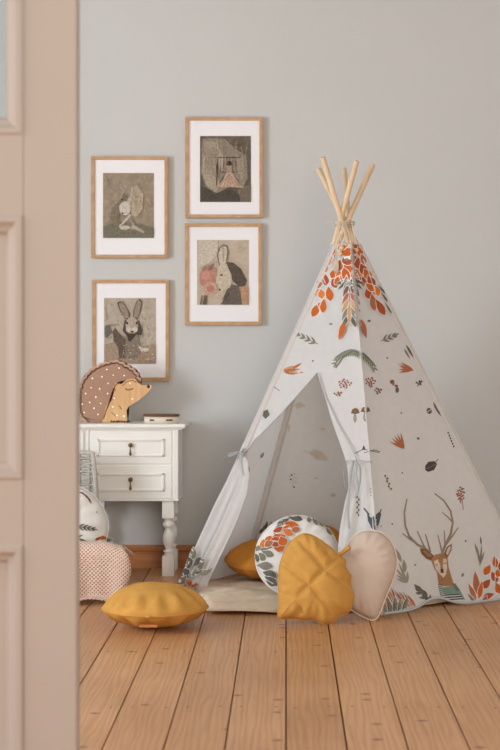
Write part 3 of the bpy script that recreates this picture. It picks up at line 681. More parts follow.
mot += ell(418, 438.5, 1.4, 1.2, GD)+ell(401, 413, .8, .8, GD)+ell(402, 473, .8, .8, GD)
mot += [([(425, 466), (428, 462), (434, 461), (437, 464), (434, 470), (428, 472), (425, 470)], DK)]+stroke([(434, 464), (438, 459)], .9, .6, DK)+stroke([(426, 469), (436, 464)], .6, .6, GG)
mot += stroke([(364, 453), (374, 450), (380, 452)], .6, .6, DK)+[([(362, 450), (364, 445), (366, 450)], DK)]
mot += stroke([(354, 454), (364, 449), (379, 453)], .8, .7, GD)
mot += stroke([(385, 475), (390, 490)], .5, .4, BRN)+sum([ell(385+k*.9+(k % 2)*1.5, 476+k*2.6, .9, 1.1, BRN if k % 2 else DK) for k in range(6)], [])
mot += ell(392, 524, .9, .9, GD)+ell(381, 526, .6, .6, GD)+ell(415, 565, .9, .9, BRN)+ell(465.5, 541, .9, .9, DK)+ell(462.5, 575, 1.3, 2.1, GG, -20)
mot += berries(460.5, 494, 4, 7.5, 20, BER, 8, BRN)+stroke([(463, 510), (462, 500)], .6, .5, BRN)
# dark bird
mot += [([(367, 513), (371, 518), (374, 516), (379, 512), (381, 514), (379, 523), (376, 530), (372, 529), (368, 521)], NV)]+stroke([(364, 508), (369, 515)], 1.2, 1.6, NV)+stroke([(381, 509), (379, 515)], 1, 1.4, NV)+ell(374, 521, 1.2, 1.6, GG)
# deer
d1 = lambda L: [(340+x/3.125, 460+y/3.125) for x, y in L]
for L, a_, b_ in ([(282, 290), (262, 275), (240, 264), (215, 238), (203, 205), (200, 165), (208, 122)], 2.6, 1.2), ([(245, 266), (218, 248), (195, 230)], 1.8, 1.0), ([(270, 285), (258, 262), (241, 223)], 1.8, 1.0), ([(282, 290), (275, 262), (266, 232)], 1.8, 1), \
                 ([(318, 292), (330, 262), (345, 232), (352, 195), (345, 160), (325, 128), (295, 105)], 2.6, 1.2), ([(352, 196), (338, 180), (318, 164)], 1.6, .9), ([(330, 265), (350, 238), (369, 211)], 2.0, 1.0), ([(328, 268), (326, 245), (325, 220)], 1.6, .9), ([(318, 288), (312, 262), (304, 234)], 1.6, .9):
    mot += stroke(d1(L), a_*1.05, b_, ANT)
K = lambda L: [(380+x/4.167, 520+y/4.167) for x, y in L]
mot += [(K([(232, 195), (285, 195), (300, 245), (308, 276), (244, 276), (238, 230)]), DEER), (K([(165, 118), (190, 122), (225, 150), (220, 172), (192, 162), (172, 142)]), DEERD), (K([(175, 125), (195, 132), (215, 152), (195, 154)]), DEER),
        (K([(264, 142), (278, 112), (298, 99), (297, 125), (280, 158)]), DEERD), (K([(273, 138), (282, 116), (293, 108), (292, 124), (280, 148)]), FACE),
        (K([(212, 165), (228, 145), (262, 138), (280, 158), (284, 195), (278, 225), (263, 242), (246, 228), (226, 205)]), DEER),
        (K([(222, 172), (238, 165), (250, 190), (250, 230), (230, 205)]), FACE), (K([(262, 160), (276, 164), (278, 205), (268, 235), (260, 200)]), FACE),
        (K([(244, 222), (276, 222), (263, 242)]), FACE), (K([(250, 206), (262, 204), (262, 216), (256, 221)]), BLK)]
mot += stroke(K([(230, 188), (240, 186)]), .8, .5, BLK)+stroke(K([(264, 182), (275, 180)]), .8, .5, BLK)
mot += [(K([(240, 268), (258, 282), (300, 276), (306, 262), (330, 288), (354, 334), (258, 338), (248, 305)]), SHIRT)]
for y in range(268, 332, 9): mot += stroke(K([(241+(y-268)*.28, y), (256+(y-268)*.28, y+3)]), .9, .9, BLK)+stroke(K([(241+(y-268)*.28, y+4), (256+(y-268)*.28, y+7)]), .8, .8, WHT)
for y in range(268, 300, 8): mot += stroke(K([(302+(y-268)*.5, y), (316+(y-268)*.6, y-1)]), .9, .9, BLK)
for y in (312, 322, 331): mot += stroke(K([(262, y+3), (330+(y-312)*.8, y-2)]), .9, .9, BLK)+stroke(K([(262, y+7), (332+(y-312)*.8, y+2)]), .7, .7, WHT)
# grasses and leaves along the hem
for x, y, L, a_ in ((480, 565, 20, 100), (480, 566, 22, 86), (481, 562, 18, 112), (479, 566, 16, 70), (478, 556, 14, 105)): mot += leaf(x, y, L, 2.0, a_, GG)
mot += leaf(481, 545, 9, 1.6, 95, GD)
for q in [(495, 562, 12, 6, 100), (487, 570, 12, 7, 60), (494, 577, 12, 7, 120), (486, 584, 12, 7, 50), (497, 588, 12, 7, 110), (488, 596, 12, 6, 20), (499, 572, 12, 7, 60), (502, 565, 14, 8, 70), (505, 580, 14, 8, 60), (508, 592, 14, 7, 80)]: mot += lo(leafc(*q, OR if q[0] % 2 else RED))
mot += stroke([(494, 604), (495, 556)], .7, .5, WHT)
for q in [(476, 583, 24, 7, 96, RUST), (472, 592, 18, 5, 115, RUST), (480, 590, 18, 5, 80, OR), (471, 598, 12, 3, 130, GG), (484, 600, 10, 4, 60, RED)]: mot += lo(leafc(*q))
for a_, L in ((105, 22), (120, 20), (135, 14), (80, 12), (150, 12)): mot += leaf(407, 583, L, 2.6, a_+8, GL)
mot += leafc(398, 555, 16, 4, 115, GL)+leafc(404, 566, 14, 4.5, 95, GL)
for q in [(418, 588, 12, 4), (423, 592, 12, 4), (426, 598, 14, 4), (429, 601, 12, 3.4), (434, 602, 10, 3)]: mot += leafc(q[0], q[1], q[2], q[3], 140, GD)
mot += sprig(432, 604, 137, 22, 3, 2.6, 8, GD, 45)
r2 = random.Random(11)
for k in range(20):
    t = k/19; mot += lo(leaf(384+t*30+r2.uniform(-1, 1), 612-t*5, 32-t*16, 3.0, 112+t*12+r2.uniform(-6, 6), [RUST, (204, 140, 108), BRN, RUST][k % 4]))
for k in range(12): mot += leaf(381+k*2.0, 616-k*.5, 17-k*.4, 2.5, 140-k*6+r2.uniform(-10, 10), [GD, GG][k % 2]) if k % 2 else lo(leaf(381+k*2.0, 616-k*.5, 16, 2.5, 120-k*5, GD))
# hem leaves for the rest of the right panel outside the frame
for k in range(6): mot += leafc(512+k*3, 590-k*2, 12, 5, 70+k*10, OR)

def in_x(polys, f): return [q for q in polys if f(q)]
bmR, gR = panel('F', 'R', sag=.014, z0=.006, lift=lambda u: .030*math.exp(-((u-.33)/.10)**2)+.004)
panel_obj('canvas_panel', bmR, mot)
hemR = [v.co.copy() for v in gR[0]] if False else None

# side and back panels
side = []
for q in [(248, 470, 8, 3, 80), (262, 455, 7, 3, 60), (285, 540, 8, 3, 80)]: side += leafc(*q, GL)
SHD = (226, 216, 202)
back = [([(308, 453), (314, 449), (322, 452), (329, 459), (326, 461), (316, 459)], SHD)]+stroke([(308, 453), (304, 450)], .9, .6, SHD)
back += [([(294, 405), (300, 402), (306, 406), (297, 409)], SHD)]+ell(322, 429, 3, 1.4, SHD)+ell(333, 495, 2.6, 2.2, SHD)+berries(293, 480, 4, 8, 14, SHD, 9, SHD)+ell(316, 478, 3, 1, SHD)+ell(289, 428, 1.5, 4, SHD)
for k in range(10): back += leafc(262+k*2.2, 530-(k % 3)*2.5, 9, 3, 50+k*14, GG if k % 2 else GD)
bm, _ = panel('BR', 'BL', sag=.02); panel_obj('canvas_panel', bm, back)
bm, _ = panel('BL', 'L', sag=.02); panel_obj('canvas_panel', bm, side)
bm, _ = panel('R', 'BR', sag=.012); panel_obj('canvas_panel', bm, [])

# ---- front panel with its opening, tied-back flaps
a0, a1, a2 = cpt('L', 0), cpt('F', 0), cpt('L', ZT); nF = (a1-a0).cross(a2-a0).normalized()
if nF.y > 0: nF = -nF                                # towards the camera
def seam_px(k, py):                                  # pixel x of seam line k at row py
    lo, hi = 0, ZT+.3
    for _ in range(30):
        m = (lo+hi)/2; q = cpt(k, m); y = CY+(CH-q.z)*FP/q.y
        if y > py: lo = m
        else: hi = m
    q = cpt(k, lo); return CX+q.x*FP/q.y
def interp(tab, y):
    for (y0, x0), (y1, x1) in zip(tab, tab[1:]):
        if y0 <= y <= y1: t = (y-y0)/(y1-y0); return x0+(x1-x0)*t
    return tab[0][1] if y < tab[0][0] else tab[-1][1]
def pxtop(): q = cpt('L', ZT); return CY+(CH-q.z)*FP/q.y
def sheet(bm, ys, xl, xr, nu, disp):
    g = []
    for y in ys:
        a, b = xl(y), xr(y); row = []
        for i in range(nu+1):
            u = i/nu; p = on_plane(a+(b-a)*u, y, a0, nF); row.append(bm.verts.new(p+nF*disp(u, y)))
        g.append(row)
    for j in range(len(g)-1):
        for i in range(nu): bm.faces.new((g[j][i], g[j][i+1], g[j+1][i+1], g[j+1][i])).smooth = True
    return g
bm = bmesh.new(); yt = pxtop()
frange = lambda a, b, n: [a+(b-a)*i/n for i in range(n+1)]
SL = lambda y: seam_px('L', y); SF = lambda y: seam_px('F', y)
sheet(bm, frange(yt, 372, 22), SL, SF, 20, lambda u, y: -.008*math.sin(PI*u)*min(1, (y-yt)/80))
# left part: seam -> piped edge of the pulled-back flap
eL = [(372, 318), (385, 308), (400, 295), (415, 282), (430, 267), (442, 254), (455, 244), (457, 243.5)]
eR = [(372, 318), (385, 322), (400, 327.5), (420, 333.5), (440, 340), (455, 344.5), (463, 346.5)]
gl = sheet(bm, frange(372, 456, 24), SL, lambda y: interp(eL, y), 14, lambda u, y: -.008*math.sin(PI*u)+.007*u*math.sin((y-372)/84*PI))
gr = sheet(bm, frange(372, 463, 26), lambda y: interp(eR, y), SF, 14, lambda u, y: -.006*math.sin(PI*u)+.012*(1-u)*math.sin((y-372)/91*PI)+.006*math.exp(-((u-.35)/.12)**2)*((y-372)/91))
# left flap hanging below its tie, gathered into folds, curling inwards at the foot
fL = [(456, 244), (462, 247), (475, 249), (495, 247), (520, 238), (550, 224), (575, 212), (590, 206), (596, 204)]
def dl(u, y):
    t = (y-456)/140; f = min(1, t*3)
    return f*(.016*math.sin(u*9.5+.6+t*1.2)*(1-.3*u)+.010*math.sin(u*21+t*3)*math.sin(PI*u)+.014*u)+(-.006)*u*(1-f)
def yL(u, y): return y
gl2 = sheet(bm, frange(456, 594, 44), SL, lambda y: interp(fL, y), 30, dl)
# right flap hanging below its tie
fR = [(463, 346.5), (470, 348), (488, 350), (510, 346), (530, 342), (545, 340), (570, 338), (600, 337), (615, 337)]
def dr(u, y):
    t = (y-463)/150; f = min(1, t*3.5); k = (1-u)
    return f*(.015*math.sin(u*11+.8-t)*k**.4+.008*math.sin(u*25+t*4)*k)-.004*math.sin(PI*u)
gr2 = sheet(bm, frange(463, 614, 46), lambda y: interp(fR, y), SF, 28, dr)
fl = []                                              # print at the foot of the left flap
r3 = random.Random(5)
for k in range(15):
    t = k/14; fl += leaf(177+t*22+r3.uniform(-2, 2), 588-t*10-r3.uniform(0, 18), 12+5*r3.random(), 3.4, 62+r3.uniform(-25, 30), [GD, GG, GL][k % 3])
fl = lo(fl)
for q in [(187, 572, 12, 5, 80, GD), (183, 580, 13, 5, 60, GG), (190, 562, 13, 5, 70, GD), (194, 553, 11, 4.4, 75, GG), (180, 587, 10, 5, 40, GD)]: fl += lo(leafc(*q))
for q in [(190, 583, 7, 4, 120, OR), (194, 586, 7, 4, 60, RED), (186, 585, 6, 3, 90, RUST), (197, 584, 6, 3, 150, OR)]: fl += leafc(*q)
fl += ell(223.5, 483, 1.1, 1.2, DK)+ell(200, 522, 1.2, 2.2, GD, -30)+ell(203, 500, .7, 1, GG)
fl += sum([ell(357+(k % 2)*1.6, 497+k*2.6, .8, 1.3, DK) for k in range(8)], [])
fl += sum([ell(371, 489+k*3.3, .5, .8, GG) for k in range(3)], [])
mats_ = [CANVAS]; bm.normal_update(); bv_ = BVHTree.FromBMesh(bm); print_on(bm, mot, mats_, bvh=bv_); print_on(bm, fl, mats_, maxe=1.5, bvh=bv_, lay=5e-4); obj('canvas_front', bm, mats_, tp)
# piping along opening edges, seams and hem
def piping(pts, r=.0024, m=PIPE, nm='piping'):
    bm = bmesh.new(); tube(bm, smoothline(pts, 3), r, 6); return obj(nm, bm, m, tp)
piping([on_plane(interp(eL, y), y, a0, nF)+nF*.007*math.sin((y-372)/84*PI)+nF*.002 for y in frange(373, 456, 10)])
piping([on_plane(interp([(372, 318.5), (400, 329), (425, 341), (445, 352), (460, 358)], y), y, a0, nF)+nF*(.008+.006*math.sin((y-372)/88*PI)) for y in frange(374, 460, 10)])
bmh = []
for i in range(0, 29, 2):
    u = i/28; lift = .030*math.exp(-((u-.33)/.10)**2)+.010; a, b = cpt('F', lift), cpt('R', lift); bmh.append(a.lerp(b, u)+Vector((.002, -.004, 0)))
piping(bmh, .0045)
piping([cpt('L', z)+nF*.001 for z in (.02, .3, .6, .9, ZT)], .0035, CANVAS, 'seam_welt')
piping([cpt('R', z) for z in (.01, .3, .6, .9, ZT)], .0035, CANVAS, 'seam_welt')
pts = [cpt(k, ZT) for k in order]; pts = pts+[pts[0], pts[1]]
bm = bmesh.new(); tube(bm, smoothline(pts[:6], 3), .0035, 6); obj('top_hem', bm, CANVAS, tp)
# ribbons
def ribbon(parent_pts, r=.004, flat=.3):
    bm = bmesh.new()
    for L in parent_pts: tube(bm, smoothline([on_plane(x, y, a0, nF)+nF*d for x, y, d in L], 5), r, 8, flat=flat)
    return obj('tie_ribbon', bm, RIB, tp, smooth=True)
ribbon([[(231, 456, .01), (238, 453, .018), (244, 452.5, .022), (247, 453, .012)], [(242, 453, .022), (234, 455, .03), (229, 460, .03), (227, 462, .025)], [(244, 453, .022), (240, 457, .035), (235, 458, .035), (241, 454, .025)], [(245, 453, .024), (247, 462, .034), (248.5, 470, .036), (250, 477, .036)], [(246, 453, .022), (250, 450, .03), (251, 453, .03), (245, 454, .026)]])
ribbon([[(343.5, 461.5, .004), (350, 462, .018), (360, 461.5, .024), (368, 462, .02), (373.5, 462.5, .006)], [(360, 462, .026), (353, 466, .034), (349, 474, .034), (350, 486, .032), (352, 492, .03)], [(361, 462, .026), (362, 475, .036), (364, 490, .036), (361, 500, .036)], [(361, 462, .028), (366, 470, .036), (366, 482, .036), (364, 492, .036)], [(358, 462, .026), (356, 480, .034), (354, 510, .034), (355, 530, .034)]])
# binding cord with beads
zc = 1.325; cc = Vector((.2, 5.405, 0)); bm = bmesh.new()
for k in range(3):
    z = zc+k*.006-.006; L = []
    for i in range(41):
        a_ = 2*PI*i/40
        # radius of pole bundle in that direction
        rmx = 0
        for kk in order:
            A, B = poleline[kk]; q = A+(B-A)*(z/B.z); rmx = max(rmx, (q.x-cc.x)*math.cos(a_)+(q.y-cc.y)*math.sin(a_))
        rmx += .0125; L.append((cc.x+rmx*math.cos(a_), cc.y+rmx*math.sin(a_), z+.002*math.sin(a_*2+k)))
    tube(bm, L, .0028, 6)
yfr = min(((poleline[k][0]+(poleline[k][1]-poleline[k][0])*(zc/poleline[k][1].z)).y for k in order))-.016
def cordpt(px, py, dy=0): return P(px, py, yfr-dy)
hang = [[(338, 222), (339, 232), (341, 240), (341.6, 247), (340.4, 254)], [(340, 222), (338, 236), (336, 250), (336, 258)], [(345, 222), (349, 235), (352, 246), (357, 250)], [(342, 222), (345, 234), (344, 240), (342, 246)], [(352, 221), (353, 230), (355, 238), (356, 244)], [(333, 221), (329, 222), (327, 224)]]
for L in hang: tube(bm, smoothline([cordpt(x, y, .002+max(0, y-240)*.0009) for x, y in L], 4), .0019, 6)
obj('binding_cord', bm, CORD, tp)
for x, y in ((341.6, 247.6), (340.4, 253.8), (356.6, 250)):
    bm = bmesh.new(); ball(bm, cordpt(x, y, .012), .0095 if x < 350 else .007); obj('bead', bm, BEADW, tp)
bm = bmesh.new()
for k in range(9): 
    x = 334+k*.55; tube(bm, [cordpt(336, 257, .017), cordpt(x, 264, .021), cordpt(x-.3, 271+(k % 3), .024)], .0014, 5)
obj('tassel', bm, CORD, tp)

# ================================================================== PILLOWS
def pillow_mesh(outline, origin, n, hf, hb, rings=12, p=2.4, wr=.05, wn=26, seed=0, quilt=None, centre=None, ex=.62):
    """closed 3-D pillow: outline = points on a plane with normal n, bulging hf to the front and hb to the back"""
    bm = bmesh.new(); c = centre or sum(outline, Vector())/len(outline); m = len(outline)
    def side(h, sg):
        rows = []
        for r in range(rings):
            t = 1-r/rings; row = []
            for i, q in enumerate(outline):
                d = (q-c)*t; th = 2*PI*i/m
                z = h*(1-t**p)**ex
                wk = wr*h*math.exp(-((t-.82)/.16)**2)*(math.sin(th*wn+seed)+.6*math.sin(th*wn*.53+2*seed)); z = max(0, z+wk)
                pt = c+d+n*sg*z
                pt += n*sg*h*.10*noise.noise(d*9+Vector((seed, 0, 0)))*(1-t)
                if quilt and sg > 0: pt += n*quilt(c+d)*min(1, (1-t)*5)
                row.append(pt)
            rows.append(row)
        return rows, c+n*sg*h
    fr, fc = side(hf, 1); bk, bc = side(hb, -1)
    V0 = [bm.verts.new(q) for q in fr[0]]
    for rows, cc_, flip in ((fr, fc, False), (bk, bc, True)):
        prev = V0
        for row in rows[1:]:
            cur = [bm.verts.new(q) for q in row]
            for i in range(m):
                q = (prev[i], prev[(i+1) % m], cur[(i+1) % m], cur[i]); bm.faces.new(q[::-1] if flip else q).smooth = True
            prev = cur
        if quilt and not flip: cc_ = cc_+n*quilt(c)
        cv_ = bm.verts.new(cc_)
        for i in range(m):
            q = (prev[i], prev[(i+1) % m], cv_); bm.faces.new(q[::-1] if flip else q).smooth = True
    bmesh.ops.recalc_face_normals(bm, faces=bm.faces)
    return bm
def seam(outline, m, parent, r=.0022, name='seam_piping'):
    bm = bmesh.new(); tube(bm, list(outline)+[outline[0], outline[1]], r, 6, cap=False); return obj(name, bm, m, parent)
def circle(c, r, u, v, n=72, wob=.008, seed=0, rv=None):
    rv = rv or r
    return [c+u*(r*math.cos(a)*(1+wob*math.sin(a*9+seed)))+v*(rv*math.sin(a)*(1+wob*math.sin(a*7+seed))) for a in [2*PI*i/n for i in range(n)]]
def drop(o_bm):                                       # rest lowest point on the given height
    return min(v.co.z for v in o_bm.verts)
X_, Y_, Z_ = Vector((1, 0, 0)), Vector((0, 1, 0)), Vector((0, 0, 1))

# mustard cushion on the floor, front left
c = P(155, 609.5, 4.72); c.z = .056
MT = cloth_mat('mustard_piping', (206, 152, 78), .02)
t = thing('round_cushion', 'round mustard cushion lying flat on the floorboards at front left', 'cushion', (c.x, c.y, 0))
out = circle(c, .167, X_, Y_, 120, .004)
bm = pillow_mesh(out, c, Z_, .080, .062, rings=16, p=2.1, wr=.09, wn=13, seed=1.3, ex=.8)
dz = drop(bm); bmesh.ops.translate(bm, verts=bm.verts, vec=(0, 0, -dz+.0005))
obj('cushion_cover', bm, MUST, t); seam([q+Vector((0, 0, -dz)) for q in out], MT, t)
bm = bmesh.new(); ball(bm, (c.x-.005, c.y-.171, c.z-dz), .006, sc=(1.3, .8, .8)); obj('button', bm, MT, t)
bm = bmesh.new(); prism(bm, [(c.x-.035, .026), (c.x+.02, .026), (c.x+.02, .034), (c.x-.035, .034)], c.y-.146, c.y-.1415); o = obj('fabric_label', bm, mat('label_tan', (196, 128, 72), .8), t)

# mat inside the teepee
mp_ = [(-.262, 4.955), (-.285, 5.1), (-.318, 5.25), (-.335, 5.40), (-.30, 5.52), (-.14, 5.76), (.2, 5.775), (.55, 5.77), (.74, 5.38), (.62, 5.17), (.36, 5.02), (.28, 4.975), (.15, 4.95), (.0, 4.932), (-.12, 4.925), (-.21, 4.928), (-.245, 4.935)]
dens = []
for i in range(len(mp_)):
    a, b = Vector((*mp_[i], 0)), Vector((*mp_[(i+1) % len(mp_)], 0)); n_ = max(2, int((b-a).length/.02))
    for j in range(n_): dens.append(a.lerp(b, j/n_))
dens = [q+Vector((0, 0, .010+.004*math.sin(i*.31)+.003*math.sin(i*.13))) for i, q in enumerate(dens)]
bm = pillow_mesh(dens, None, Z_, .012, .0085, rings=16, p=9, wr=.25, wn=37, seed=.4, quilt=lambda q: .014*noise.noise(q*6)+.011*noise.noise(Vector((q.x*22+q.y*8, q.y*16, 0))), centre=Vector((.2, 5.4, .010)))
for v in bm.verts: v.co.z = max(v.co.z, .0008)
t = thing('floor_mat', 'thin beige cotton mat spread inside the teepee and over its threshold', 'mat', (.2, 5.4, 0))
obj('mat_body', bm, MATC, t); seam([q+Vector((0, 0, .001)) for q in dens], MATC, t, .0024, 'edge_binding')
ZM = .024
# far ochre cushion, lying against the left panel
c = P(262.5, 553, 5.56); c.z = 0
t = thing('round_cushion', 'deep ochre cushion lying on the mat at the left back of the teepee', 'cushion', (c.x, c.y, ZM))
c.z = ZM+.073; u_ = Vector((.99, .05, -.02)).normalized(); n_ = Vector((.03, -.15, 1)).normalized(); v_ = n_.cross(u_)
out = circle(c, .140, u_, v_, 100, .004, 2); bm = pillow_mesh(out, c, n_, .074, .066, p=2.1, wr=.04, wn=13, seed=2, ex=.8)
dz = ZM-drop(bm); bmesh.ops.translate(bm, verts=bm.verts, vec=(0, 0, dz)); obj('cushion_cover', bm, OCHR, t); seam([q+Z_*dz for q in out], OCHR, t)
# small ochre cushion hidden behind the floral one
c = P(323, 550, 5.70); t = thing('round_cushion', 'ochre cushion propped behind the floral cushion, only its right rim showing', 'cushion', (c.x, c.y, ZM))
n_ = Vector((0, -1, .35)).normalized(); u_ = X_; v_ = n_.cross(u_)
out = circle(c, .082, u_, v_, 60, .008, 0, .092); bm = pillow_mesh(out, c, n_, .032, .032, wr=.06, wn=13, seed=5)
dz = ZM-drop(bm); bmesh.ops.translate(bm, verts=bm.verts, vec=(0, 0, dz)); obj('cushion_cover', bm, OCHR, t); seam([q+Z_*dz for q in out], OCHR, t)
# floral round cushion
c = P(297, 550.5, 5.20); t = thing('floral_cushion', 'round white cushion printed with orange flowers and grey leaves behind the mustard leaf', 'cushion', (c.x, c.y, ZM))
n_ = Vector((-.12, -1, .38)).normalized(); u_ = n_.cross(Z_).normalized()*-1; u_ = u_ if u_.x > 0 else -u_; v_ = n_.cross(u_); v_ = v_ if v_.z > 0 else -v_
out = circle(c, .146, u_, v_, 100, .004, 1, .142); bm = pillow_mesh(out, c, n_, .055, .05, wr=.05, wn=19, seed=3)
dz = ZM-drop(bm)+.0; bmesh.ops.translate(bm, verts=bm.verts, vec=(0, 0, dz)); fm = [WHITEC]
C7 = lambda x, y: (240+x/6.25, 500+y/6.25); FL = []
def l7(x, y, L, W, a_, c_): p = C7(x, y); return lo(leafc(p[0], p[1], L/6.25*1.05, W/6.25*1.25, a_, c_), .45)
for q in [(345, 115, 90, 30, 170, GD), (270, 140, 90, 26, 30, GD), (240, 175, 60, 22, 50, GG), (175, 335, 80, 34, 160, GG), (140, 355, 60, 34, 130, GG), (108, 360, 56, 26, 110, GD), (155, 300, 100, 26, 5, GG), (120, 300, 60, 22, 40, GG), (160, 412, 96, 40, 175, GG), (190, 462, 90, 38, 160, GD), (200, 503, 90, 40, 145, GD), (432, 122, 40, 24, 90, GG), (475, 135, 70, 30, 135, GG), (505, 150, 50, 24, 140, GL),
          (320, 155, 90, 34, 170, OR), (290, 185, 60, 34, 60, OR), (240, 195, 70, 30, 40, RED), (345, 190, 60, 30, 190, RUST), (300, 205, 70, 34, 150, OR2), (170, 268, 90, 40, 25, OR2), (190, 245, 60, 26, 10, OR), (245, 240, 90, 40, 15, OR), (250, 290, 76, 56, 80, OR), (230, 265, 70, 50, 40, RED), (270, 262, 60, 46, 110, OR), (190, 275, 60, 30, 30, RUST)]: FL += l7(*q)
FL += stroke([C7(210, 262), C7(245, 266)], 1.2, .8, WHT)+stroke([C7(300, 180), C7(330, 190)], .8, .6, WHT)+stroke([C7(105, 370), C7(112, 420), C7(150, 480), C7(215, 520)], .8, .8, WHT)+stroke([C7(205, 215), C7(260, 210)], 1.0, .8, WHT)
FL += l7(560, 190, 70, 34, 130, GG)+l7(540, 160, 60, 24, 150, GD)
print_on(bm, FL, fm, off=.0009, maxe=1.5, lay=5e-4); obj('cushion_cover', bm, fm, t); seam([q+Z_*dz for q in out], WHITEC, t)

# heart cushion leaning on the teepee
def trace(pts, p0, n): return [on_plane(x, y, p0, n) for x, y in pts]
def dense(pts, step=.008, closed=True, sm=True):
    L = [Vector(q) for q in pts]; k = len(L); out = []
    for i in range(k):
        p0, p1, p2, p3 = L[(i-1) % k], L[i], L[(i+1) % k], L[(i+2) % k]; n_ = max(2, int((p2-p1).length/step))
        for j in range(n_):
            t = j/n_; out.append(.5*((2*p1)+(p2-p0)*t+(2*p0-5*p1+4*p2-p3)*t*t+(3*p1-p0-3*p2+p3)*t**3))
    return out
p0 = Vector((.27, 4.835, 0)); nH = Vector((-.10, -1, .36)).normalized()
hp = [(372, 621), (366, 619), (352, 611), (336, 596), (326, 588), (322, 575), (326, 564), (334, 558), (341, 555), (346.5, 552), (350, 541), (361, 532.5), (372, 531.5), (382, 534), (390, 541), (395, 551), (397, 563), (395, 575), (391, 586), (386, 598), (381, 611), (377, 619)]
out = dense(trace(hp, p0, nH)); bm = pillow_mesh(out, None, nH, .050, .045, p=2.6, wr=.05, wn=21, seed=4, centre=on_plane(359, 570, p0, nH))
dz = -drop(bm)+.0005; t = thing('heart_cushion', 'beige heart shaped cushion leaning on the teepee right of the doorway', 'cushion', (.27, 4.835, 0))
bmesh.ops.translate(bm, verts=bm.verts, vec=(0, 0, dz)); obj('cushion_cover', bm, HEART, t); seam([q+Z_*dz for q in out], cloth_mat('cream_piping', (236, 220, 200), .02), t, .0028)
# leaf cushion
p0 = Vector((.10, 4.765, 0)); nL = Vector((.06, -1, .34)).normalized()
lp = [(278.7, 616.5), (279.0, 600), (278.8, 584), (279.2, 568), (283, 554), (290, 541.6), (300, 533.4), (308, 532.6), (318, 537), (327, 543.5), (334, 549), (339, 554), (345.5, 558.5), (345.0, 564), (347.4, 570), (351, 574.5), (350, 580), (351.4, 588), (354, 594), (352, 603), (348, 611), (339.5, 614.5), (333, 621), (324, 622.5), (314, 618.5), (303, 618.8), (291, 617)]
out = dense(trace(lp, p0, nL))
apex = on_plane(340, 554, p0, nL); foot = on_plane(281, 614, p0, nL)
veins = [(apex, foot)]
for (x0, y0), (x1, y1) in (((324, 571), (296, 536)), ((324, 571), (352, 590)), ((309, 586), (281, 562)), ((309, 586), (336, 619)), ((295, 600), (279, 592)), ((295, 600), (305, 618)), ((333, 561), (318, 538))):
    veins.append((on_plane(x0, y0, p0, nL), on_plane(x1, y1, p0, nL)))
def dseg(q, a, b):
    ab = b-a; t_ = max(0, min(1, (q-a).dot(ab)/ab.dot(ab))); return (q-(a+ab*t_)).length
def qf(q):
    d = min(dseg(q, a, b) for a, b in veins); return -.010*math.exp(-(d/.012)**2)
bm = pillow_mesh(out, None, nL, .062, .035, rings=44, p=2.6, wr=.05, wn=23, seed=7, quilt=qf, centre=on_plane(315, 581, p0, nL))
dz = -drop(bm)+.0005; t = thing('leaf_cushion', 'mustard leaf shaped cushion with stitched veins and short stem standing before the teepee', 'cushion', (.1, 4.765, 0))
bmesh.ops.translate(bm, verts=bm.verts, vec=(0, 0, dz)); bvL = BVHTree.FromBMesh(bm); obj('cushion_cover', bm, MUST, t); seam([q+Z_*dz for q in out], MT, t, .0024)
bm = bmesh.new()
for a, b in veins:
    L = []
    for i in range(15):
        q = a.lerp(b, i/14)+Z_*dz; h = bvL.ray_cast(q+nL*.3, -nL)
        if h[0] is not None: L.append(h[0]+nL*.0006)
    if len(L) > 2: tube(bm, L, .0011, 5)
obj('vein_stitching', bm, cloth_mat('mustard_thread', (222, 174, 100), .02), t)
bm = bmesh.new(); q0 = apex+Z_*dz; tube(bm, smoothline([q0-X_*.015+nL*.004, q0+X_*.004+Z_*.006, P(345.5, 550, 4.85), P(349.5, 547, 4.85)], 4), [.008]*6+[.0085, .009, .0095, .010, .0105, .011, .0105], 10, flat=.8); obj('stem', bm, MUST, t, smooth=True)

# ================================================================== WICKER CHAIR, BLANKET, PRINTED CUSHION (left edge)
WIC = mat('grey_wicker', (196, 190, 180), .7, .2, var=.2, scale=60); WICD = mat('wicker_stake', (150, 144, 134), .8)
ccx, ccy, rx, ry = -.86, 5.42, .235, .225
t = thing('wicker_chair', "low grey wicker children's chair with a raised back, in front of the desk", 'chair', (ccx, ccy, 0))
def rimz(th):                                        # th measured from the back (+Y)
    x = abs(math.sin(th)); return .170+(.31*max(0, min(1, 1-(x-.60)/.10)) if math.cos(th) > 0 else 0)
def sp(th, z, off=0):
    k = 1-.10*(1-min(1, z/.2)); return Vector((ccx+(rx+off)*k*math.sin(th), ccy+(ry+off)*k*math.cos(th), z))
bm = bmesh.new(); NS = 64
z = .012; row = 0
while z < .475:
    seg = []; 
    for i in range(NS*2+1):
        th = 2*PI*i/(NS*2)-PI
        if z <= rimz(th): seg.append(sp(th, z+.0015*math.sin(th*3+row), .003*math.cos(i*PI/2+row*PI)))
        else:
            if len(seg) > 3: tube(bm, seg, .0042, 5)
            seg = []
    if len(seg) > 3: tube(bm, seg, .0042, 5)
    z += .0082; row += 1
obj('woven_shell', bm, WIC, t)
bm = bmesh.new()
for i in range(NS//2):
    th = 2*PI*i/(NS//2)-PI; tube(bm, [sp(th, .004), sp(th, rimz(th))], .0034, 5)
obj('stakes', bm, WICD, t)
bm = bmesh.new(); tube(bm, [sp(2*PI*i/120-PI, rimz(2*PI*i/120-PI)+.004) for i in range(121)], .009, 8); obj('rim', bm, WIC, t)
bm = bmesh.new(); 
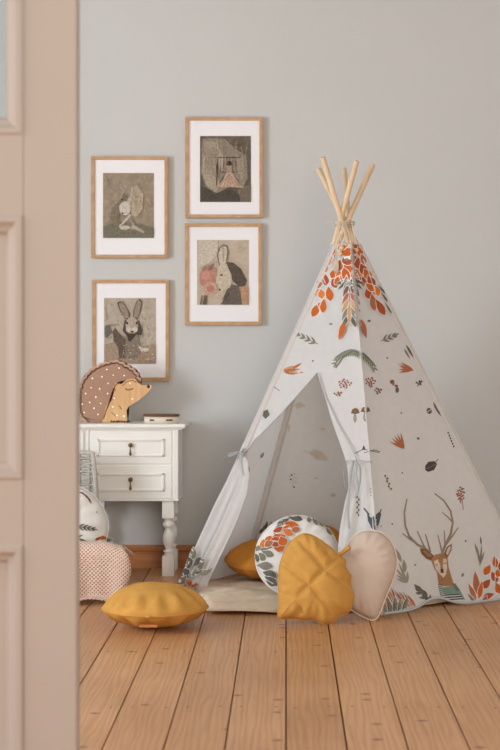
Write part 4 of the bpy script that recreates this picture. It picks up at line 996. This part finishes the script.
lathe_pts = [bm.verts.new(sp(2*PI*i/48, .06, -.012)) for i in range(48)]; bm.faces.new(lathe_pts[::-1]); r_ = bmesh.ops.extrude_face_region(bm, geom=list(bm.faces)); bmesh.ops.translate(bm, verts=[v for v in r_['geom'] if isinstance(v, bmesh.types.BMVert)], vec=(0, 0, -.02))
bmesh.ops.recalc_face_normals(bm, faces=bm.faces); obj('seat', bm, WIC, t)
for sx in (-1, 1):
    for sy in (-1, 1):
        bm = bmesh.new(); q = Vector((ccx+sx*.14, ccy+sy*.12, 0)); tube(bm, [q, q+Z_*.05], .012, 8); obj('leg', bm, WICD, t)
# knitted blanket over the front rim of the chair
KN = bpy.data.materials.new('openwork_knit'); KN.use_nodes = True; nt = KN.node_tree; b = nt.nodes['Principled BSDF']; N = nt.nodes.new; Lk = nt.links.new
b.inputs['Roughness'].default_value = .95; b.inputs['Specular IOR Level'].default_value = .1
uv = N('ShaderNodeUVMap'); mpn = N('ShaderNodeMapping'); mpn.inputs['Rotation'].default_value = (0, 0, R(45)); mpn.inputs['Scale'].default_value = (1, 1, 1); Lk(uv.outputs[0], mpn.inputs[0])
sx = N('ShaderNodeSeparateXYZ'); Lk(mpn.outputs[0], sx.inputs[0]); prod = None
def sine(sock):
    m1 = N('ShaderNodeMath'); m1.operation = 'MULTIPLY'; m1.inputs[1].default_value = 2*PI/.0095; m2 = N('ShaderNodeMath'); m2.operation = 'SINE'; Lk(sock, m1.inputs[0]); Lk(m1.outputs[0], m2.inputs[0])
    m3 = N('ShaderNodeMath'); m3.operation = 'MULTIPLY_ADD'; m3.inputs[1].default_value = .5; m3.inputs[2].default_value = .5; Lk(m2.outputs[0], m3.inputs[0]); return m3.outputs[0]
ml = N('ShaderNodeMath'); ml.operation = 'MULTIPLY'; Lk(sine(sx.outputs[0]), ml.inputs[0]); Lk(sine(sx.outputs[1]), ml.inputs[1])
rpk = N('ShaderNodeValToRGB'); rpk.color_ramp.elements[0].color = (*lin((232, 208, 192)), 1); rpk.color_ramp.elements[0].position = .22; rpk.color_ramp.elements[1].color = (*lin((178, 132, 112)), 1); rpk.color_ramp.elements[1].position = .50
Lk(ml.outputs[0], rpk.inputs[0]); Lk(rpk.outputs[0], b.inputs['Base Color'])
bpk = N('ShaderNodeBump'); bpk.invert = True; bpk.inputs['Strength'].default_value = .6; bpk.inputs['Distance'].default_value = .004; Lk(ml.outputs[0], bpk.inputs['Height']); Lk(bpk.outputs[0], b.inputs['Normal'])
bm = bmesh.new(); uvl = bm.loops.layers.uv.new('UVMap'); g = []; NU, NV = 56, 60
prof = smoothline([(0, 5.235, .165), (0, 5.19, .205), (0, 5.155, .212), (0, 5.128, .200), (0, 5.115, .165), (0, 5.118, .10), (0, 5.122, .03), (0, 5.105, .008)], 9)
arc = [0]
for a, b_ in zip(prof, prof[1:]): arc.append(arc[-1]+(b_-a).length)
W0, W1 = -1.10, -.545
for j in range(NV+1):
    sv = arc[-1]*j/NV; k = next((i for i in range(len(arc)-1) if arc[i+1] >= sv-1e-9), len(arc)-2); f = (sv-arc[k])/(arc[k+1]-arc[k]); q = prof[k].lerp(prof[k+1], f); row = []
    tz = max(0, min(1, (.2-q.z)/.19)); 
    for i in range(NU+1):
        u = i/NU; xr_ = -.572+.036*math.exp(-((q.z-.15)/.06)**2)+.034*tz+.004*math.sin(sv*60)
        x = W0+(xr_-W0)*u; e = (1-u)*(xr_-W0)
        y = q.y+.012*math.sin(x*38+.7)*tz+.006*math.sin(x*71)*tz+.014*math.exp(-e/.035)*min(1, tz*4)
        zz_ = q.z-.014*math.exp(-(e/.04)**2)*(1-tz)+(.010*math.sin(x*26)+.005)*(tz > .9)*(tz-.9)*10
        row.append((bm.verts.new((x, y, max(.004, zz_))), (x, sv)))
    g.append(row)
for j in range(NV):
    for i in range(NU):
        c4 = (g[j][i], g[j][i+1], g[j+1][i+1], g[j+1][i]); f = bm.faces.new([c[0] for c in c4]); f.smooth = True
        for lp_, c in zip(f.loops, c4): lp_[uvl].uv = c[1]
o = obj('knitted_blanket', bm, KN); sd = o.modifiers.new('thickness', 'SOLIDIFY'); sd.thickness = .004; sd.offset = 1
tag(o, 'dusty pink and cream openwork knitted blanket draped over the wicker chair', 'blanket')
# white printed cushion in the chair
c = P(56, 538, 5.36); t = thing('printed_cushion', 'round white cushion with sparse leaf print sitting in the wicker chair', 'cushion', (c.x, c.y, .1))
n_ = Vector((.05, -1, .30)).normalized(); u_ = n_.cross(Z_).normalized(); u_ = u_ if u_.x > 0 else -u_; v_ = n_.cross(u_); v_ = v_ if v_.z > 0 else -v_
c.z = .232; out = circle(c, .186, u_, v_, 90, .004, 1, .168); bm = pillow_mesh(out, c, n_, .06, .05, wr=.04, wn=17, seed=6); fm = [WHITEC]
C8 = lambda x, y: (70+x/7.14, 445+y/7.14); PF = []
for q in [(120, 372, 80, 12, 138), (100, 355, 70, 10, 150), (140, 400, 50, 10, 125), (78, 342, 50, 9, 170)]: p = C8(q[0], q[1]); PF += leafc(p[0], p[1], q[2]/7.14, q[3]/7.14, q[4], BRN)
p = C8(50, 580); PF += sprig(p[0], p[1], -10, 19, 4, 1.7, 7, GD, 34)
p = C8(50, 670); PF += leaf(p[0], p[1], 10, 2.2, -12, GD)+leaf(p[0]+3, p[1]+2, 10, 2, -5, GG)+leaf(p[0]-2, p[1]-1, 9, 2, 20, GD)
for q in [(235, 662, 60, 28, 8, OR), (200, 668, 50, 20, 30, RED), (255, 670, 40, 20, 150, RUST)]: p = C8(q[0], q[1]); PF += leafc(p[0], p[1], q[2]/7.14, q[3]/7.14, q[4], q[5])
PF += ell(*C8(190, 480), .8, .7, GG)
print_on(bm, PF, fm, off=.0009, maxe=1.5, lay=4e-4); obj('cushion_cover', bm, fm, t); seam(out, WHITEC, t)
